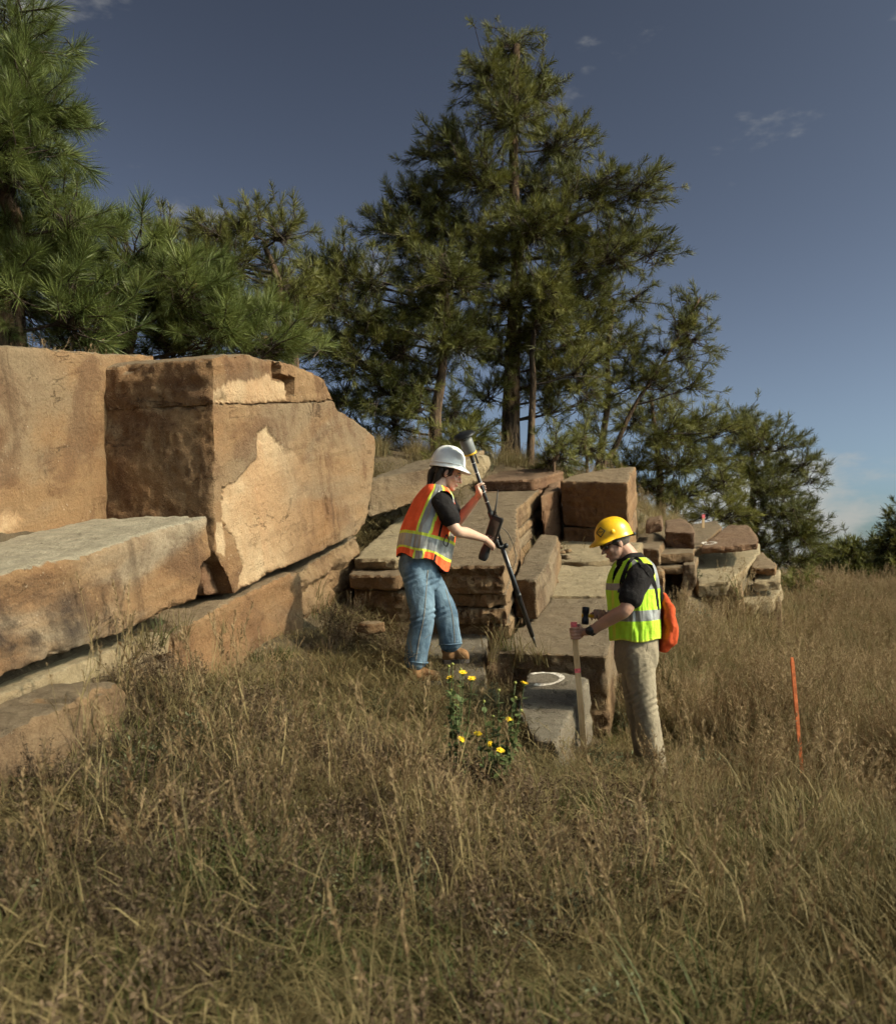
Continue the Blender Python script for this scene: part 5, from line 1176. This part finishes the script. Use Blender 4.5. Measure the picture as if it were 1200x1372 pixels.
def grow(name, label, cat, n, region, dens, sources, size, tint, keep=None, tilt=.18, clear=.0, onrock=None):
    r = np.random.default_rng(abs(hash(name)) % 1000 if False else sum(map(ord, label)))
    (x0, x1), (y0, y1), fr = region
    y = np.sqrt(r.uniform(y0*y0, y1*y1, n)) if fr else r.uniform(y0, y1, n)
    x = r.uniform(-.56*y-1.2, .56*y+1.2) if fr else r.uniform(x0, x1, n)
    m = (x > x0) & (x < x1); x, y = x[m], y[m]
    P = np.stack([x, y, 0*x], 1); d = dens(x, y, P); m = r.random(len(x)) < d; x, y, P = x[m], y[m], P[m]
    z = ground(x, y); ok = np.array([free(a, b, c_, clear) for a, b, c_ in zip(x, y, z)], bool); x, y, z, P = x[ok], y[ok], z[ok], P[ok]
    nn = len(x); rot = np.stack([r.normal(0, tilt, nn), r.normal(0, tilt, nn), r.uniform(0, 6.283, nn)], 1)
    rot[:, 1] -= .05
    sz = size(x, y, P)*r.uniform(.65, 1.25, nn); tn = np.clip(tint+.55*fbm(P+7, .7, 3)+r.normal(0, .27, nn), 0, 1)
    o = points_obj(name, np.stack([x, y, z], 1), rot, sz, r.integers(0, len(sources), nn), tn, sources); tag(o, label, cat, kind='stuff'); return o
def hillside(x, y): return ground(x, y, False)
def field(x, y): return sstep(x-(.9+.28*np.clip(y-6, 0, 40)), -.3, .7)*sstep(.9-ground(x, y, False), 0, .4)
def near(x, y): return 1-.58*np.maximum(sstep(1.3-np.hypot((x-.6)/1.5, (y-5.9)/1.05), 0, .5), .8*sstep(1.2-np.hypot((x-2.3)/.5, (y-5.4)/.8), 0, .5))   # grass is trodden down where the people work
one = lambda x, y, P: np.ones(len(x))
fb = lambda P, f, s: fbm(P+s, f, 3)
FR = lambda a, b: ((-60, 60), (a, b), True)
grow('dry_grass', 'knee high dry straw grass all over the meadow', 'grass', 6500, FR(1.5, 11), lambda x, y, P: (.09+.62*field(x, y))*(.35+.7*sstep(fb(P, .8, 3), -.3, .3)), S_DRY, lambda x, y, P: (.42+.5*field(x, y))*near(x, y), .42)
grow('seed_grass', 'tall seeding grass stalks waving over the meadow', 'grass', 2600, FR(2.2, 11), lambda x, y, P: (.05+.75*field(x, y)*sstep(y, 3, 6))*(.3+.9*sstep(fb(P, .6, 13), -.2, .3)), S_STK, lambda x, y, P: (.55+.45*field(x, y))*near(x, y), .5)
grow('green_grass', 'green grass blades mixed in along the foreground', 'grass', 5000, FR(1.5, 9), lambda x, y, P: (.28+.6*sstep(8-y, 0, 2.5)*sstep(x, .2, 1.2))*sstep(fb(P, .7, 23), -.4, .15), S_GRN, lambda x, y, P: (.5+.35*sstep(fb(P, 1.3, 33), 0, .4))*near(x, y), .4)
grow('dead_weeds', 'dark dead weed stems tangled in the foreground', 'weeds', 3600, FR(1.5, 8), lambda x, y, P: (.75-.6*field(x, y))*sstep(fb(P, .9, 43), -.3, .2), S_WEED, lambda x, y, P: .75*near(x, y), .5)
grow('sage_weeds', 'small grey green leafy weeds between the stones', 'weeds', 3200, FR(1.5, 12), lambda x, y, P: .35*sstep(fb(P, 1.0, 53), -.05, .4), S_SAGE, lambda x, y, P: .8+0*x, .5)
grow('straw_thatch', 'matted broken straw covering the soil', 'thatch', 4200, FR(1.5, 11), lambda x, y, P: .85+0*x, S_THT, lambda x, y, P: 1+0*x, .35, tilt=.1)
grow('seed_spikes', 'scattered stalks with narrow seed spikes in the foreground', 'grass', 3600, FR(1.8, 8), lambda x, y, P: .6*sstep(fb(P, .8, 63), -.2, .3), S_SPK, lambda x, y, P: 1.05*near(x, y), .6)
grow('meadow_grass', 'golden grass of the middle meadow beyond the outcrop corner', 'grass', 8000, FR(11, 24), lambda x, y, P: field(x, y)*(.6+.5*sstep(fb(P, .5, 73), -.2, .3)), S_DRY+S_STK, lambda x, y, P: 1.15+0*x, .5)
grow('far_meadow', 'pale far meadow grass below the tree line', 'grass', 9000, FR(24, 62), lambda x, y, P: field(x, y), S_DRY+S_STK, lambda x, y, P: 1.9+0*x, .55)
grow('plateau_grass', 'dry grass growing along the top of the outcrop', 'grass', 6000, ((-9, 8), (4, 22), False), lambda x, y, P: sstep(ground(x, y, False), 1.3, 2.1)*(.25+.7*sstep(fb(P, .8, 83), -.2, .3)), S_DRY+S_STK[:2]+S_SAGE[:1], lambda x, y, P: .75+0*x, .62)
# grass tufts rooted in rock joints, as seen in the photograph
J = [(425,800,.9),(440,822,1.0),(455,815,1.0),(432,835,1.1),(446,838,1.1),(418,842,1.0),(462,838,.9),(205,862,.8),(190,866,.8),(215,858,.8),(240,850,.7),(180,872,.7),(250,846,.7),(300,842,.6),(925,812,.9),(940,806,.9),(955,800,.9),(968,790,.8),(985,790,.9),(990,800,.9),(975,806,.9),(668,868,.9),(680,872,.9),(700,880,1.0),(660,880,1.0),(690,888,1.),(720,884,.9),(735,888,.8),(610,680,.5),(600,672,.5),(620,676,.45),(870,690,.6),(885,688,.6),(900,688,.6),(915,690,.6)]
S_J = [src('joint_clump', clump_blades(s_+50, 26, .36, .035, .0028, None), [M['green'] if s_ % 3 == 0 else M['straw'], M['straw']]) for s_ in range(6)]
jp, js = [], []
for a, b, s in J:
    q = ontop(a, b)
    if q is not None: jp.append(q-np.array([0, 0, .02])); js.append(s)
rr2 = np.random.default_rng(5); n = len(jp)
tag(points_obj('joint_grass', jp, np.stack([rr2.normal(.1, .15, n), rr2.normal(0, .2, n), rr2.uniform(0, 6.28, n)], 1), js, rr2.integers(0, 6, n), rr2.uniform(.2, .8, n), S_J),
    'grass tufts rooted in the joints of the sandstone', 'grass', kind='stuff')
# yellow flowered weeds in front of the boots
M['petal'] = simple_mat('yellow_petals', (.75, .50, .02), .6, .2, .15, 60)
M['gumleaf'] = simple_mat('gumweed_leaf', (.075, .10, .032), .6, .3, .3, 40)
M['bud'] = simple_mat('gumweed_bud', (.20, .21, .05), .6, .3, .3, 80)
def gumweed(label, base_px, Y, heads, seed, buds=()):
    r = np.random.default_rng(seed); bx = (base_px-CX)/F_PX*Y; bz = float(ground(bx, Y)[0]); root = empty('flowering_weed', (bx, Y, bz)); tag(root, label, 'plant', 'yellow flowered weeds')
    b0 = np.array([bx, Y, bz-.02]); leaves = Geo()
    for i, (a, b, isf) in enumerate([(*h, 1) for h in heads]+[(*h, 0) for h in buds]):
        e = U(a, b, Y+r.uniform(-.12, .12)); m = (b0+e)/2+np.array([(e[0]-bx)*.25, 0, .03]); P = np.array([(1-t)**2*b0+2*t*(1-t)*m+t*t*e for t in np.linspace(0, 1, 9)])
        v, f = tube(P, np.linspace(.0038, .002, 9), 5); mobj('stem', v, f, M['gumleaf'], root)
        for q in range(26):
            t = r.uniform(.1, .97); c0 = P[int(t*8)]; d = nrmz(r.normal(size=3)*np.array([1, 1, .5])+np.array([0, 0, .4])); L = r.uniform(.035, .07)*(1.2-.4*t); sd = nrmz(np.cross(d, [0, 0, 1]))*L*.28
            up = np.array([0, 0, L*.12]); leaves.add([c0, c0+d*L*.35+sd, c0+d*L*.7+sd*.8-up*.5, c0+d*L-up*1.5, c0+d*L*.7-sd*.8-up*.5, c0+d*L*.35-sd, c0+d*L*.5-up*.6], [(0, 1, 6, 5), (1, 2, 6), (2, 3, 6), (3, 4, 6), (4, 5, 6)])
        up = nrmz(np.array([r.normal(0, .35), -.35+r.normal(0, .2), 1])); s1 = nrmz(np.cross(up, [1, 0, .1])); s2 = np.cross(up, s1)
        rb = .011 if isf else .009
        v, f = ell(e, s1*rb, s2*rb, up*rb*.9, 10, 7); bd = mobj('bud', v, f, M['bud'], root)
        if isf:
            g = Geo(); v, f = ell(e+up*.008, s1*.0095, s2*.0095, up*.005, 10, 6); g.add(v, f)
            for q in range(20):
                t = 6.283*q/20+r.normal(0, .06); d = s1*math.cos(t)+s2*math.sin(t); pd = np.cross(up, d); c0 = e+up*.007+d*.006; L = r.uniform(.013, .018)
                lift = up*r.uniform(-.001, .006); g.add([c0-pd*.0018, c0+pd*.0018, c0+d*L*.7+pd*.0032+lift, c0+d*L+lift, c0+d*L*.7-pd*.0032+lift], [(0, 1, 2, 3, 4)])
            g.obj('flower', M['petal'], root)
    leaves.obj('foliage', M['gumleaf'], root)
gumweed('yellow flowered weed in front of the boots', 612, 4.55, [(620,903),(632,911),(617,992),(603,910)], 1, [(601,893),(606,890),(617,897),(604,925),(612,945)])
gumweed('yellow flowered weed with blooms below the antenna pole tip', 664, 4.5, [(702,917),(682,966),(657,999),(670,1007),(640,985)], 2, [(668,925),(690,935),(698,952),(660,960),(648,940),(690,915)])
